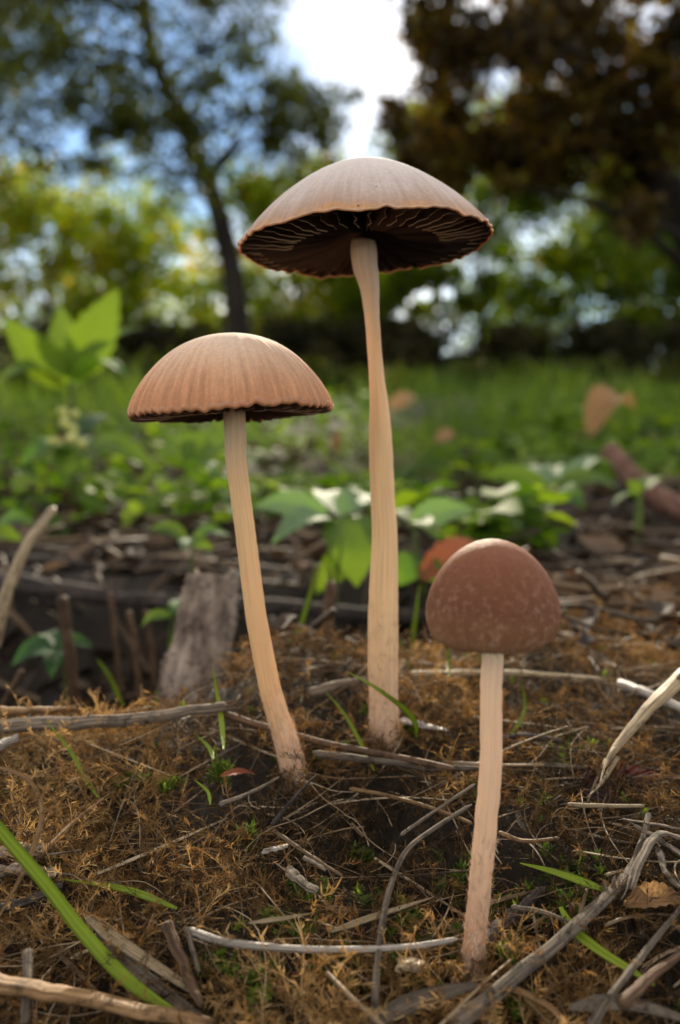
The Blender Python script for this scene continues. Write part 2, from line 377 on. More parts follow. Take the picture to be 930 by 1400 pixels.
def far_wood():
    cl = []
    rg = random.Random(5)
    for k in range(150):
        a = rg.uniform(-1.0, 1.0) ; d = rg.uniform(20, 34); h = rg.uniform(1.0, 3.6)
        cl.append((np.array([math.sin(a) * d, math.cos(a) * d, 1.0 + h * rg.random()]), (1.6, 1.6, 1.3), 130))
    o = link('far_woodland', crown_mesh('far_woodland', cl, .22, m_crown_yellow, GLINTS + [(530, 85, 46, 46)], .35))
    finish(o, 'distant yellow-brown woodland closing the clearing', 'woodland', kind='stuff')
far_wood()

# ------------------------------------------------------------------ mushrooms
def mat_cap(name, cols, R, h, streak=0.5, grain=1500, hue_edge=None, sss=0.35, speck=0.0, pale=None, gloss=False):
    m, t, p, o = new_mat(name)
    ob = coord(t, 'Object'); sx = nd(t, 'ShaderNodeSeparateXYZ'); t.links.new(ob, sx.inputs[0])
    at = nd(t, 'ShaderNodeMath', operation='ARCTAN2'); t.links.new(sx.outputs[0], at.inputs[0]); t.links.new(sx.outputs[1], at.inputs[1])
    zz = nd(t, 'ShaderNodeMath', operation='DIVIDE'); t.links.new(sx.outputs[2], zz.inputs[0]); zz.inputs[1].default_value = h
    cv = nd(t, 'ShaderNodeCombineXYZ'); t.links.new(at.outputs[0], cv.inputs[0]); t.links.new(zz.outputs[0], cv.inputs[1])
    st = noise(t, cv.outputs[0], 1.0, 4, 0.6, (14.0, 1.1, 1)); fine = noise(t, cv.outputs[0], 1.0, 5, 0.7, (75.0, 5.0, 1))
    gr = noise(t, ob, grain, 4, 0.7); big = noise(t, ob, 110, 3, 0.6)
    zb = nd(t, 'ShaderNodeMath', operation='MULTIPLY_ADD'); t.links.new(big, zb.inputs[0]); zb.inputs[1].default_value = 0.35; zb.inputs[2].default_value = -0.17
    za = nd(t, 'ShaderNodeMath', operation='ADD'); t.links.new(zz.outputs[0], za.inputs[0]); t.links.new(zb.outputs[0], za.inputs[1])
    base = ramp(t, za.outputs[0], cols)
    # radial striae fade out towards the top of the cap
    fd = nd(t, 'ShaderNodeMapRange'); fd.inputs['From Min'].default_value = 0.02; fd.inputs['From Max'].default_value = 0.85
    fd.inputs['To Min'].default_value = 1.0; fd.inputs['To Max'].default_value = 0.1; t.links.new(zz.outputs[0], fd.inputs[0])
    sr = nd(t, 'ShaderNodeMapRange'); sr.inputs['From Min'].default_value = 0.42; sr.inputs['From Max'].default_value = 0.68; t.links.new(st, sr.inputs[0])
    sm = nd(t, 'ShaderNodeMath', operation='MULTIPLY'); t.links.new(sr.outputs[0], sm.inputs[0]); t.links.new(fd.outputs[0], sm.inputs[1])
    s2 = nd(t, 'ShaderNodeMath', operation='MULTIPLY'); t.links.new(sm.outputs[0], s2.inputs[0]); s2.inputs[1].default_value = streak
    c = mixc(t, s2.outputs[0], base, tuple(x * .5 for x in cols[1][1]))
    gm = nd(t, 'ShaderNodeMapRange'); gm.inputs['To Min'].default_value = 0.72; gm.inputs['To Max'].default_value = 1.24; t.links.new(gr, gm.inputs[0])
    fm = nd(t, 'ShaderNodeMapRange'); fm.inputs['To Min'].default_value = 0.78; fm.inputs['To Max'].default_value = 1.2; t.links.new(fine, fm.inputs[0])
    mm = nd(t, 'ShaderNodeMath', operation='MULTIPLY'); t.links.new(gm.outputs[0], mm.inputs[0]); t.links.new(fm.outputs[0], mm.inputs[1])
    hv = nd(t, 'ShaderNodeHueSaturation'); t.links.new(c, hv.inputs['Color']); t.links.new(mm.outputs[0], hv.inputs['Value']); c = hv.outputs[0]
    if pale:      # pale powdery flecks
        fl = noise(t, ob, 1150.0, 5, 0.62); fr = nd(t, 'ShaderNodeMapRange')
        fr.inputs['From Min'].default_value = 0.51; fr.inputs['From Max'].default_value = 0.68; t.links.new(fl, fr.inputs[0])
        f3 = nd(t, 'ShaderNodeMath', operation='MULTIPLY'); t.links.new(fr.outputs[0], f3.inputs[0]); t.links.new(fd.outputs[0], f3.inputs[1])
        f4 = nd(t, 'ShaderNodeMath', operation='MULTIPLY'); t.links.new(f3.outputs[0], f4.inputs[0]); f4.inputs[1].default_value = 0.5
        c = mixc(t, f4.outputs[0], c, pale)
    if speck:     # a few tiny dark soil specks
        vo = nd(t, 'ShaderNodeTexVoronoi'); vo.inputs['Scale'].default_value = speck; t.links.new(ob, vo.inputs['Vector'])
        vr = nd(t, 'ShaderNodeMapRange'); vr.inputs['From Min'].default_value = 0.035; vr.inputs['From Max'].default_value = 0.06
        vr.inputs['To Min'].default_value = 0.85; vr.inputs['To Max'].default_value = 0.0; t.links.new(vo.outputs['Distance'], vr.inputs[0])
        c = mixc(t, vr.outputs[0], c, (0.03, 0.018, 0.012))
    t.links.new(c, p.inputs['Base Color']); p.inputs['Roughness'].default_value = 0.8; p.inputs['Specular IOR Level'].default_value = 0.06
    if gloss: p.inputs['Roughness'].default_value = 0.62; p.inputs['Specular IOR Level'].default_value = 0.10
    p.inputs['Subsurface Weight'].default_value = sss; p.inputs['Subsurface Radius'].default_value = (1.0, 0.45, 0.25); p.inputs['Subsurface Scale'].default_value = 0.0016
    hs = nd(t, 'ShaderNodeMath', operation='MULTIPLY_ADD'); t.links.new(gr, hs.inputs[0]); hs.inputs[1].default_value = 0.35; t.links.new(fine, hs.inputs[2])
    bump(t, p, hs.outputs[0], 0.35, 0.00025)
    return m
def mat_stem(name, top, mid, low, base, H):
    m, t, p, o = new_mat(name)
    uv = coord(t, 'UV'); sx = nd(t, 'ShaderNodeSeparateXYZ'); t.links.new(uv, sx.inputs[0])
    h = nd(t, 'ShaderNodeMath', operation='DIVIDE'); t.links.new(sx.outputs[1], h.inputs[0]); h.inputs[1].default_value = H
    n1 = noise(t, uv, 1.0, 5, 0.65, (34.0, 60.0, 1)); n2 = noise(t, uv, 1.0, 4, 0.6, (7.0, 260.0, 1)); n3 = noise(t, coord(t), 900, 4, .7)
    ha = nd(t, 'ShaderNodeMath', operation='MULTIPLY_ADD'); t.links.new(n2, ha.inputs[0]); ha.inputs[1].default_value = 0.16; t.links.new(h.outputs[0], ha.inputs[2])
    c = ramp(t, ha.outputs[0], [(0.06, top), (0.26, mid), (0.78, low), (1.02, base)])
    mr = nd(t, 'ShaderNodeMapRange'); mr.inputs['From Min'].default_value = 0.3; mr.inputs['From Max'].default_value = 0.7
    mr.inputs['To Min'].default_value = 0.86; mr.inputs['To Max'].default_value = 1.16; t.links.new(n1, mr.inputs[0])
    hv = nd(t, 'ShaderNodeHueSaturation'); t.links.new(c, hv.inputs['Color']); t.links.new(mr.outputs[0], hv.inputs['Value']); c = hv.outputs[0]
    sp = nd(t, 'ShaderNodeMapRange'); sp.inputs['From Min'].default_value = 0.62; sp.inputs['From Max'].default_value = 0.72; t.links.new(n3, sp.inputs[0])
    low_only = nd(t, 'ShaderNodeMapRange'); low_only.inputs['From Min'].default_value = 0.72; low_only.inputs['From Max'].default_value = 0.95; t.links.new(h.outputs[0], low_only.inputs[0])
    sm = nd(t, 'ShaderNodeMath', operation='MULTIPLY'); t.links.new(sp.outputs[0], sm.inputs[0]); t.links.new(low_only.outputs[0], sm.inputs[1])
    c = mixc(t, sm.outputs[0], c, (0.09, 0.045, 0.02))
    t.links.new(c, p.inputs['Base Color']); p.inputs['Roughness'].default_value = 0.5; p.inputs['Specular IOR Level'].default_value = 0.4
    p.inputs['Subsurface Weight'].default_value = 0.45; p.inputs['Subsurface Radius'].default_value = (1.0, 0.55, 0.28); p.inputs['Subsurface Scale'].default_value = 0.002
    bump(t, p, n1, 0.25, 0.0002)
    return m
m_gill = mat_tint('gill_flesh', [(0, (0.022, 0.012, 0.009)), (1, (0.10, 0.056, 0.038))], 0.7)
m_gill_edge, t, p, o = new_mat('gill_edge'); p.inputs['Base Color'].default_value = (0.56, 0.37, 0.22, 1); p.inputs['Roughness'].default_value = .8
m_gill_brown = mat_tint('gill_flesh_left', [(0, (0.035, 0.016, 0.010)), (1, (0.12, 0.06, 0.035))], 0.7)
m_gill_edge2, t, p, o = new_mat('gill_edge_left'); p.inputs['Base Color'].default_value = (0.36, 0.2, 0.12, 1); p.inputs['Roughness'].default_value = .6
m_fibril = mat_tint('stem_fibril', [(0, (0.42, 0.28, 0.17)), (1, (0.74, 0.60, 0.46))], 0.8, 0.3, (1, .95, .9))

def revolve(prof, n, wob, zwob, seed, pleat=0.0, pleat_n=48):
    """closed profile of (r,z) from the top centre round to the underside centre"""
    prof = np.asarray(prof, float); k = len(prof); ang = np.linspace(0, 2 * math.pi, n, endpoint=False)
    rg = np.random.default_rng(seed); A = np.zeros(n); Zw = np.zeros(n)
    for f in range(2, 60):
        am = 1 / f ** .62; A += am * np.sin(f * ang + rg.uniform(0, 6.28)); Zw += am * np.sin(f * ang + rg.uniform(0, 6.28))
    if pleat: A += pleat * np.sin(pleat_n * ang + 1.5 * np.sin(3 * ang)); Zw += pleat * 1.3 * np.sin(pleat_n * ang + 1.5 * np.sin(3 * ang))
    R = prof[:, 0].max(); q = (prof[:, 0] / R) ** 2.5
    rad = prof[:, 0][:, None] * (1 + wob * A[None] * q[:, None]); Z = prof[:, 1][:, None] + zwob * Zw[None] * q[:, None]
    V = np.dstack([rad * np.cos(ang)[None], rad * np.sin(ang)[None], Z]).reshape(-1, 3)
    i = np.arange(k - 1)[:, None]; j = np.arange(n)[None]; j2 = (j + 1) % n
    F = np.dstack([i * n + j, (i + 1) * n + j, (i + 1) * n + j2, i * n + j2]).reshape(-1, 4)
    return V, F, (lambda a: np.interp(a % 6.28318, np.append(ang, 6.28319), np.append(A, A[0]))), (lambda a: np.interp(a % 6.28318, np.append(ang, 6.28319), np.append(Zw, Zw[0])))
def make_gills(cap, N, R, r_in, ztop, zlow, mats, wob, zwob, A, Zw, amp, wl, seed):
    rg = np.random.default_rng(seed); n = 36
    for k in range(N):
        a0 = 2 * math.pi * (k + rg.uniform(-.22, .22)) / N
        ri = r_in if k % 2 == 0 else R * rg.uniform(.5, .72)
        r = np.linspace(ri, R * .985, n); q = (r / R) ** 2.5
        env = np.clip((r / R - .25) / .5, 0, 1) * np.clip((R - r) / (R * .05), 0, 1)
        ph = rg.uniform(0, 6.28); w = amp * env * np.sin(2 * math.pi * r / (wl * rg.uniform(.8, 1.3)) + ph) + amp * .5 * env * np.sin(2 * math.pi * r / (wl * .47) + ph * 2)
        rows = []
        zt, zl = ztop(r), zlow(r)
        if k % 2: zl = zl + (zt - zl) * (.35 + .65 * np.clip((r[0] + .2 * R - r) / (.2 * R), 0, 1))
        zb = zwob * Zw(a0) * q; rad = r * (1 + wob * A(a0) * q)
        for f, wf in ((0, .0), (.45, .35), (.96, .99), (1.0, 1.0)):
            z = zt + (zl - zt) * f + zb; off = w * wf
            rows.append(np.stack([rad * math.cos(a0) - off * math.sin(a0), rad * math.sin(a0) + off * math.cos(a0), z], 1))
        V = np.vstack(rows); i = np.arange(3)[:, None]; j = np.arange(n - 1)[None]
        F = np.dstack([i * n + j, i * n + j + 1, (i + 1) * n + j + 1, (i + 1) * n + j]).reshape(-1, 4)
        midx = np.zeros(len(F), int); jj = np.tile(np.arange(n - 1), 3); ii = np.repeat(np.arange(3), n - 1)
        front = math.cos(a0 + math.pi / 2)      # pale edge cut short on the far side, painting in the shade there
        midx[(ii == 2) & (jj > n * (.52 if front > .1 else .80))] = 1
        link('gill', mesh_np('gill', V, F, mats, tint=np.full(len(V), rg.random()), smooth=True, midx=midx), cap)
def stem_mesh(px, Y, base, sides=28, n=70, seed=0):
    P = np.array([W(x, y, Y) for x, y, w in px]); R = np.array([w * pxs(x, y, Y) for x, y, w in px])
    C = catmull(P, n); rr = catmull(np.stack([R, R, R], 1), n)[:, 0]
    rg = np.random.default_rng(seed); wob = np.cumsum(rg.normal(0, 1, n)); wob -= np.linspace(0, wob[-1], n)
    C = C + np.stack([wob, wob[::-1], 0 * wob], 1) * 0.00003
    V, F, U = tube_geo(C, rr, sides, up=(0, -1, 0), rough=.02, rid=seed)
    return V - base, F, U, C, rr
def fibrils(parent, C, rr, base, f0, n, seed, ln=.0016):
    """fine hairs on the lower stem"""
    rg = np.random.default_rng(seed); k = (f0 + (1 - f0) * rg.random(n) ** .6) * (len(C) - 2); i = k.astype(int)
    T = C[i + 1] - C[i]; T /= np.linalg.norm(T, axis=1)[:, None]; a = rg.uniform(0, 6.28, n)
    N = np.stack([np.cos(a), np.sin(a), 0 * a], 1); N -= T * (N * T).sum(1)[:, None]; N /= np.linalg.norm(N, axis=1)[:, None]; B = np.cross(T, N)
    p0 = C[i] + N * rr[i][:, None] * .99; L = ln * rg.uniform(.4, 1.3, n)[:, None]
    up = -T * rg.choice([-1, 1], n, p=[.3, .7])[:, None]
    d = up + N * rg.uniform(.02, .35, n)[:, None] + B * rg.normal(0, .35, n)[:, None]
    w = B * (0.00005 * rg.uniform(.6, 1.6, n))[:, None]
    V = np.stack([p0 - w, p0 + w, p0 + d * L + w * .3, p0 + d * L - w * .3], 1).reshape(-1, 3) - base
    F = np.arange(4 * n).reshape(-1, 4)
    o = link('stem_fibrils', mesh_np('stem_fibrils', V, F, m_fibril, tint=np.repeat(rg.random(n), 4)), parent); o['kind'] = 'stuff'

def mushroom(label, Y, stem_px, centre_px, Rpx, prof_out, prof_in, tilt, cap_mat, stem_mat, gill, seed, wob, zwob, fib):
    bx, by, _ = stem_px[-1]; base = W(bx, by, Y)
    root = empty('mushroom', base, label, 'mushroom', None)
    sc = pxs(*centre_px, Y); R = Rpx * sc
    V, F, U, C, rr = stem_mesh(stem_px, Y, base, seed=seed)
    st = link('stem', mesh_np('stem', V, F, stem_mat(np.linalg.norm(C[-1] - C[0])), uv=U, smooth=True), root)
    fibrils(st, C, rr, base, fib[0], fib[1], seed, fib[2])
    prof = [(r * sc, z * sc) for r, z in prof_out] + [(r * sc, z * sc) for r, z in prof_in]
    V, F, A, Zw = revolve(prof, 320, wob, zwob * sc, seed, gill.get('pleat', .15), gill['N'] // 2)
    cc = W(*centre_px, Y) - base
    ki = len(prof_out); mi = (np.repeat(np.arange(len(prof) - 1), 320) >= ki).astype(int)
    cap = link('cap', mesh_np('cap', V, F, [cap_mat(R, max(z for r, z in prof)), m_gill], smooth=True, midx=mi), root, cc, tilt)
    if gill:
        po = np.array(prof_in)[::-1] * sc; po = po[np.argsort(po[:, 0])]
        ztop = lambda r: np.interp(r, po[:, 0], po[:, 1]) + .00005
        g = gill; zl = np.array(g['low']) * sc
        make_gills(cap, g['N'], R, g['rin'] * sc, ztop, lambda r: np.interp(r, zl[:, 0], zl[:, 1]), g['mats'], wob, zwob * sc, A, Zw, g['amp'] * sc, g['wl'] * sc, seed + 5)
    return root
def dome(R, h, fn, n=26):
    r = np.sin(np.linspace(0, math.pi / 2, n)); r[0] = 0.002
    return [(R * a, h * fn(a)) for a in r]
def build_mushrooms():
    # tall mushroom
    h = 112.0; R = 171.0
    out = dome(R, h, lambda a: max(0, (1 - a ** 1.75)) ** .92)
    out[-1] = (R, 2.0); out += [(R - .5, -1.5)]
    inn = [(R - 3, -1.0), (R - 8, 4), (R * .9, 12), (R * .7, 30), (R * .45, 52), (R * .2, 62), (R * .02, 64)]
    mushroom('tallest mushroom with wide grey-brown cap and dark gills showing', .14,
        [(497, 328, 16.1), (498, 345, 18.1), (502, 372, 16.1), (507, 402, 12.3), (510, 440, 10.0), (514, 500, 10.0), (517, 540, 11.9), (519, 580, 14.7), (520, 620, 16.1), (523, 680, 16.6), (526, 740, 17.6), (524, 800, 19.5), (523, 850, 20.4), (523, 900, 20.4), (524, 950, 19.5), (525, 990, 20.9), (526, 1022, 23.8)],
        (500, 335), R, out, inn, (math.radians(-3.6), math.radians(-3.2), 0),
        lambda R, h: mat_cap('cap_grey_brown', [(0.0, (0.48, 0.25, 0.12)), (0.09, (0.39, 0.265, 0.20)), (0.3, (0.46, 0.37, 0.33)), (1.0, (0.60, 0.55, 0.53))], R, h, .4, 1700, sss=.3, speck=260),
        lambda H: mat_stem('stem_tall', (0.50, 0.38, 0.30), (0.62, 0.38, 0.18), (0.72, 0.48, 0.25), (0.56, 0.36, 0.23), H),
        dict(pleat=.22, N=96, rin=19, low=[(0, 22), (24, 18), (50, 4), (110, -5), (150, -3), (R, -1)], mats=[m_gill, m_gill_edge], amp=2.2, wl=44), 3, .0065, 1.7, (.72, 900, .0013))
    # left mushroom
    h = 104.0; R = 139.0
    out = dome(R, h, lambda a: max(0, 1 - a ** 2.2) ** .75); out[-1] = (R, 3); out += [(R - 1, -2), (R - 3, -4.5)]
    inn = [(R - 7, -2), (R - 14, 8), (R * .75, 30), (R * .4, 48), (R * .02, 52)]
    mushroom('orange-brown mushroom with rounded cap and leaning stem at left', .129,
        [(320, 556, 14.5), (321, 578, 15), (324, 640, 14.2), (331, 700, 13.8), (337, 750, 13.8), (343, 800, 14), (351, 850, 14.3), (360, 900, 14.5), (371, 950, 14.8), (387, 1000, 15.8), (399, 1040, 18), (408, 1064, 20), (416, 1084, 24)],
        (318, 562), R, out, inn, (math.radians(-2.8), math.radians(-3.0), 0),
        lambda R, h: mat_cap('cap_orange_brown', [(0.0, (0.50, 0.225, 0.11)), (0.3, (0.52, 0.275, 0.155)), (0.6, (0.56, 0.36, 0.24)), (1.0, (0.62, 0.49, 0.39))], R, h, .8, 1900, sss=.35),
        lambda H: mat_stem('stem_left', (0.64, 0.48, 0.33), (0.70, 0.46, 0.23), (0.68, 0.40, 0.19), (0.56, 0.34, 0.21), H),
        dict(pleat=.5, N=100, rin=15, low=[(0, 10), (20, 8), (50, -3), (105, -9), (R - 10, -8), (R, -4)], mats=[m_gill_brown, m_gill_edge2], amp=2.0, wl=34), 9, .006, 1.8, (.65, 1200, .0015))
    # small young one on the right
    out = [(0.3, 140), (12, 139), (23, 136), (34, 131), (45, 124), (55.5, 115), (65, 104), (73.5, 92), (80.5, 79), (86, 65), (89.8, 50), (91, 38), (89.5, 26), (86, 16), (81, 8), (76, 3), (71, 1)]
    inn = [(66, 2), (62, 8), (58, 20), (40, 40), (20, 50), (2, 52)]
    mushroom('small reddish-brown bell-capped mushroom on the right', .0939,
        [(675, 872, 14.2), (674.5, 900, 14.5), (672, 970, 14.5), (670, 1050, 14.8), (665, 1120, 15), (660, 1170, 15), (654, 1240, 14.6), (648, 1300, 14.6), (647, 1322, 15.5), (646, 1340, 19)],
        (673.5, 876), 91, out, inn, (math.radians(-1.0), math.radians(-1.5), 0),
        lambda R, h: mat_cap('cap_red_brown', [(0.0, (0.36, 0.19, 0.095)), (0.16, (0.23, 0.108, 0.054)), (0.4, (0.145, 0.056, 0.028)), (0.75, (0.16, 0.060, 0.030)), (1.0, (0.21, 0.092, 0.052))], R, h, .5, 2300, sss=.3, pale=(0.44, 0.28, 0.20), gloss=True),
        lambda H: mat_stem('stem_small', (0.78, 0.60, 0.42), (0.74, 0.52, 0.33), (0.62, 0.40, 0.25), (0.42, 0.21, 0.11), H),
        dict(N=60, rin=16, low=[(0, 26), (20, 24), (45, 12), (R * .0 + 60, 8), (66, 4), (91, 3)], mats=[m_gill_brown, m_gill_edge2], amp=2.0, wl=20), 17, .004, .8, (.5, 1300, .0012))
build_mushrooms()

# ------------------------------------------------------------------ moss
m_moss = mat_tint('moss_brown', [(0, (0.012, 0.008, 0.003)), (0.3, (0.050, 0.030, 0.011)), (0.62, (0.145, 0.078, 0.026)), (0.85, (0.26, 0.152, 0.052)), (1, (0.40, 0.27, 0.12))], 0.75, 0.38, (1.2, 1.0, 0.7))
m_moss_green = mat_tint('moss_green', [(0, (0.025, 0.045, 0.007)), (0.5, (0.075, 0.12, 0.012)), (1, (0.20, 0.25, 0.035))], 0.7, 0.45, (1.3, 1.4, 0.6))
m_fibre = mat_tint('dead_fibre', [(0, (0.05, 0.032, 0.018)), (0.5, (0.20, 0.13, 0.07)), (1, (0.46, 0.36, 0.24))], 0.6, 0.25, (1.1, 1, .8))
def moss_proto(seed, n=36):
    """a fuzzy shoot along +y, one unit long: curved thin axis and hair-fine leaflets set all round it"""
    rg = np.random.default_rng(seed); Vs = []
    s = np.linspace(0, 1, 6); bend = rg.uniform(.3, 1.0); side = rg.normal(0, .35)
    ax = lambda u: np.stack([side * u * u, np.sin(u * bend * 1.3) / (bend * 1.3), .6 * u - bend * .75 * u * u], -1)
    for a, b in zip(s[:-1], s[1:]):
        A, B = ax(np.array(a)), ax(np.array(b)); w = .013 * (1 - .5 * a); w2 = .013 * (1 - .5 * b)
        Vs.append([A + [-w, 0, 0], A + [w, 0, 0], B + [w2, 0, 0], B + [-w2, 0, 0]])
    for i in range(n):
        u = rg.uniform(0.05, 1); P = ax(np.array(u)); th = rg.uniform(0, 6.28)
        L = rg.uniform(.06, .17) * (1.1 - .4 * u); fw = rg.uniform(.3, 1.5); r = np.array([math.cos(th), 0, math.sin(th) * .8])
        d = r * L * rg.uniform(.5, 1) + np.array([0, L * fw, 0]); wv = np.cross(d, r + rg.normal(0, .4, 3)); wv = wv / (np.linalg.norm(wv) + 1e-9) * L * rg.uniform(.06, .12); k = rg.normal(0, .25, 3) * L
        Vs.append([P, P + d * .5 + wv + k, P + d + k * 2, P + d * .5 - wv + k])
    V = np.array(Vs).reshape(-1, 3); return V, np.arange(len(V)).reshape(-1, 4)
def star_proto(seed, n=18):
    rg = np.random.default_rng(seed); Vs = []
    for i in range(n):
        a = i * 2.4; e = rg.uniform(.25, 1.25); h = i / n * .55; L = rg.uniform(.38, .6)
        d = np.array([math.cos(a) * math.cos(e), math.sin(a) * math.cos(e), math.sin(e)]) * L; w = np.array([-math.sin(a), math.cos(a), 0]) * L * .15; P = np.array([0, 0, h])
        Vs.append([P, P + d * .45 + w, P + d + [0, 0, -.05], P + d * .45 - w])
    V = np.array(Vs).reshape(-1, 3); return V, np.arange(len(V)).reshape(-1, 4)
def surf_normal_tilt(x, y, e=.004):
    return (gz(x + e, y) - gz(x - e, y)) / (2 * e), (gz(x, y + e) - gz(x, y - e)) / (2 * e)
def spread_points(n, y0, y1, half, power=1.0):
    y = y0 + (y1 - y0) * RNG.random(n) ** power; x = RNG.uniform(-1, 1, n) * (half + .35 * y); return x, y
def build_moss():
    protos = [moss_proto(k) for k in range(10)]; Vs, Fs, Ts, k0 = [], [], [], 0
    for k, (pv, pf) in enumerate(protos):
        n = 2800; x, y = spread_points(n, .05, .30, .025, 1.2)
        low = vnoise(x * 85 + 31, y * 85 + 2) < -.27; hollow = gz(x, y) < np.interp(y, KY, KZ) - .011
        z = gz(x, y); sx, sy = surf_normal_tilt(x, y)
        patch = vnoise(x * 45 + 20, y * 45) + .6 * vnoise(x * 130, y * 130 + 40)
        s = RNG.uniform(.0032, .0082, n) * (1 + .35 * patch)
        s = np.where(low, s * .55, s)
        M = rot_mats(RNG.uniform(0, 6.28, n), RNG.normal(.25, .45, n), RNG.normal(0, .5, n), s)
        tint = np.clip(.44 + 1.0 * patch + RNG.normal(0, .20, n) - .15 * low - .25 * hollow, 0, 1)  # the hollow term darkens the moss there: shade painted into the tint
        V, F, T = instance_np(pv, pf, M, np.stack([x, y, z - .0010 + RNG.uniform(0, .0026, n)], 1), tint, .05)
        Vs.append(V); Fs.append(F + k0); Ts.append(T); k0 += len(V)
    for (bx, by, Y, r, cnt) in ((526, 1014, .14, .0030, 150), (414, 1076, .129, .0032, 170), (647, 1326, .0939, .0020, 130)):
        b = W(bx, by, Y); a = RNG.uniform(0, 6.28, cnt); rr = r * RNG.uniform(.85, 2.0, cnt); x = b[0] + np.cos(a) * rr; y = b[1] + np.sin(a) * rr; pv, pf = protos[cnt % 10]
        M = rot_mats(a + 1.57 + RNG.normal(0, .5, cnt), RNG.normal(.7, .4, cnt), RNG.normal(0, .5, cnt), RNG.uniform(.0022, .0048, cnt))
        V, F, T = instance_np(pv, pf, M, np.stack([x, y, np.maximum(gz(x, y), b[2] - .004) - .0005], 1), np.clip(RNG.normal(.45, .25, cnt), 0, 1), .05); Vs.append(V); Fs.append(F + k0); Ts.append(T); k0 += len(V)
    o = link('brown_moss', mesh_np('brown_moss', np.vstack(Vs), np.vstack(Fs), m_moss, tint=np.clip(np.concatenate(Ts), 0, 1)))
    finish(o, 'feathery golden-brown moss carpet around the mushrooms', 'moss', kind='stuff')
    # green tufts
    protos = [star_proto(k) for k in range(5)]; Vs, Fs, Ts, k0 = [], [], [], 0
    spots = [(640, 1205, 40), (600, 1310, 30), (690, 1250, 45), (690, 1300, 40), (770, 1190, 30), (780, 1235, 28), (430, 1225, 26), (400, 1270, 28), (540, 1335, 26), (500, 1180, 18), (560, 1260, 18), (350, 1340, 25),
             (300, 1330, 26), (560, 1005, 14), (430, 1050, 16), (540, 1010, 10), (760, 1025, 30), (230, 1075, 18), (180, 1065, 14), (340, 1145, 18), (470, 1320, 40), (660, 1090, 14), (500, 1230, 20), (450, 1330, 20), (870, 1230, 14), (300, 1060, 20), (700, 1390, 18)]
    pts = []
    for (px, py, r) in spots:
        for q in range(int(r * .62)): pts.append(G(px + random.gauss(0, r * .55), py + random.gauss(0, r * .4), .001))
    xr, yr = spread_points(260, .06, .26, .035); pts += [np.array([a, b, float(gz(a, b))]) for a, b in zip(xr, yr)]
    pts = np.array(pts); idx = RNG.integers(0, 5, len(pts))
    for k, (pv, pf) in enumerate(protos):
        P = pts[idx == k]; n = len(P); s = RNG.uniform(.0014, .0034, n)
        M = rot_mats(RNG.uniform(0, 6.28, n), RNG.normal(.0, .35, n), RNG.normal(0, .35, n), s)
        P = P.copy(); P[:, 2] = gz(P[:, 0], P[:, 1]) + .0004
        V, F, T = instance_np(pv, pf, M, P, np.clip(RNG.normal(.5, .22, n), 0, 1), .06)
        Vs.append(V); Fs.append(F + k0); Ts.append(T); k0 += len(V)
    o = link('green_moss', mesh_np('green_moss', np.vstack(Vs), np.vstack(Fs), m_moss_green, tint=np.clip(np.concatenate(Ts), 0, 1)))
    finish(o, 'small bright green moss tufts between the brown moss', 'moss', kind='stuff')
    # dead rootlets and fibres lying in the moss
    Vs, Fs, Ts, k0 = [], [], [], 0
    n = 1500; x, y = spread_points(n, .05, .30, .035)
    for i in range(n):
        L = random.uniform(.006, .022); a = random.uniform(0, 6.28); m = 8; u = np.linspace(0, 1, m); cv = random.gauss(0, .75)
        an = a + cv * u; cx = x[i] + np.cumsum(np.cos(an)) * L / m; cy = y[i] + np.cumsum(np.sin(an)) * L / m
        cz = gz(cx, cy) * .5 + .5 * float(gz(x[i], y[i])) + .0016 + .0010 * np.sin(u * 3.1) * random.uniform(-.2, 1.0) + random.uniform(-.001, .0015)
        V, F, U = tube_geo(np.stack([cx, cy, cz], 1), np.linspace(1, .5, m) * random.choice([.00006, .00008, .00011, .00016]), 4, caps=False)
        Vs.append(V); Fs.append(F + k0); Ts.append(np.full(len(V), np.clip(random.gauss(.35, .25), 0, 1))); k0 += len(V)
    o = link('moss_rootlets', mesh_np('moss_rootlets', np.vstack(Vs), np.vstack(Fs), m_fibre, tint=np.concatenate(Ts)))
    finish(o, 'thin dry rootlets and fibres tangled through the moss', 'rootlets', kind='stuff')
build_moss()
def straw_litter():
    Vs, Fs, Ts, k0 = [], [], [], 0; n = 420; x, y = spread_points(n, .055, .26, .03)
    for i in range(n):
        L = random.uniform(.006, .026); a = random.gauss(.2, .8); m = 7; u = np.linspace(-.5, .5, m); b = random.gauss(0, .07) * L
        cx = x[i] + u * L * math.cos(a) - b * (u * u * 4) * math.sin(a); cy = y[i] + u * L * math.sin(a) + b * u * u * 4 * math.cos(a)
        g = gz(cx, cy); cz = np.linspace(g[0], g[-1], m) + random.uniform(.0008, .0032) + u * random.gauss(0, .002)
        V, F, U = tube_geo(np.stack([cx, cy, cz], 1), np.full(m, random.choice([.00010, .00014, .0002, .00035])) * np.interp(u, [-.5, -.3, .5], [.7, 1, .5]), 6, random.choice([.4, .7, 1]), rough=.12, rid=i)
        Vs.append(V); Fs.append(F + k0); Ts.append(np.clip(random.gauss(.45, .28) + RNG.normal(0, .12, len(V)), 0, 1)); k0 += len(V)
    finish(link('straw_litter', mesh_np('straw_litter', np.vstack(Vs), np.vstack(Fs), m_fibre, tint=np.concatenate(Ts), smooth=True)), 'small broken straw pieces scattered through the moss', 'straw litter', kind='stuff')
straw_litter()

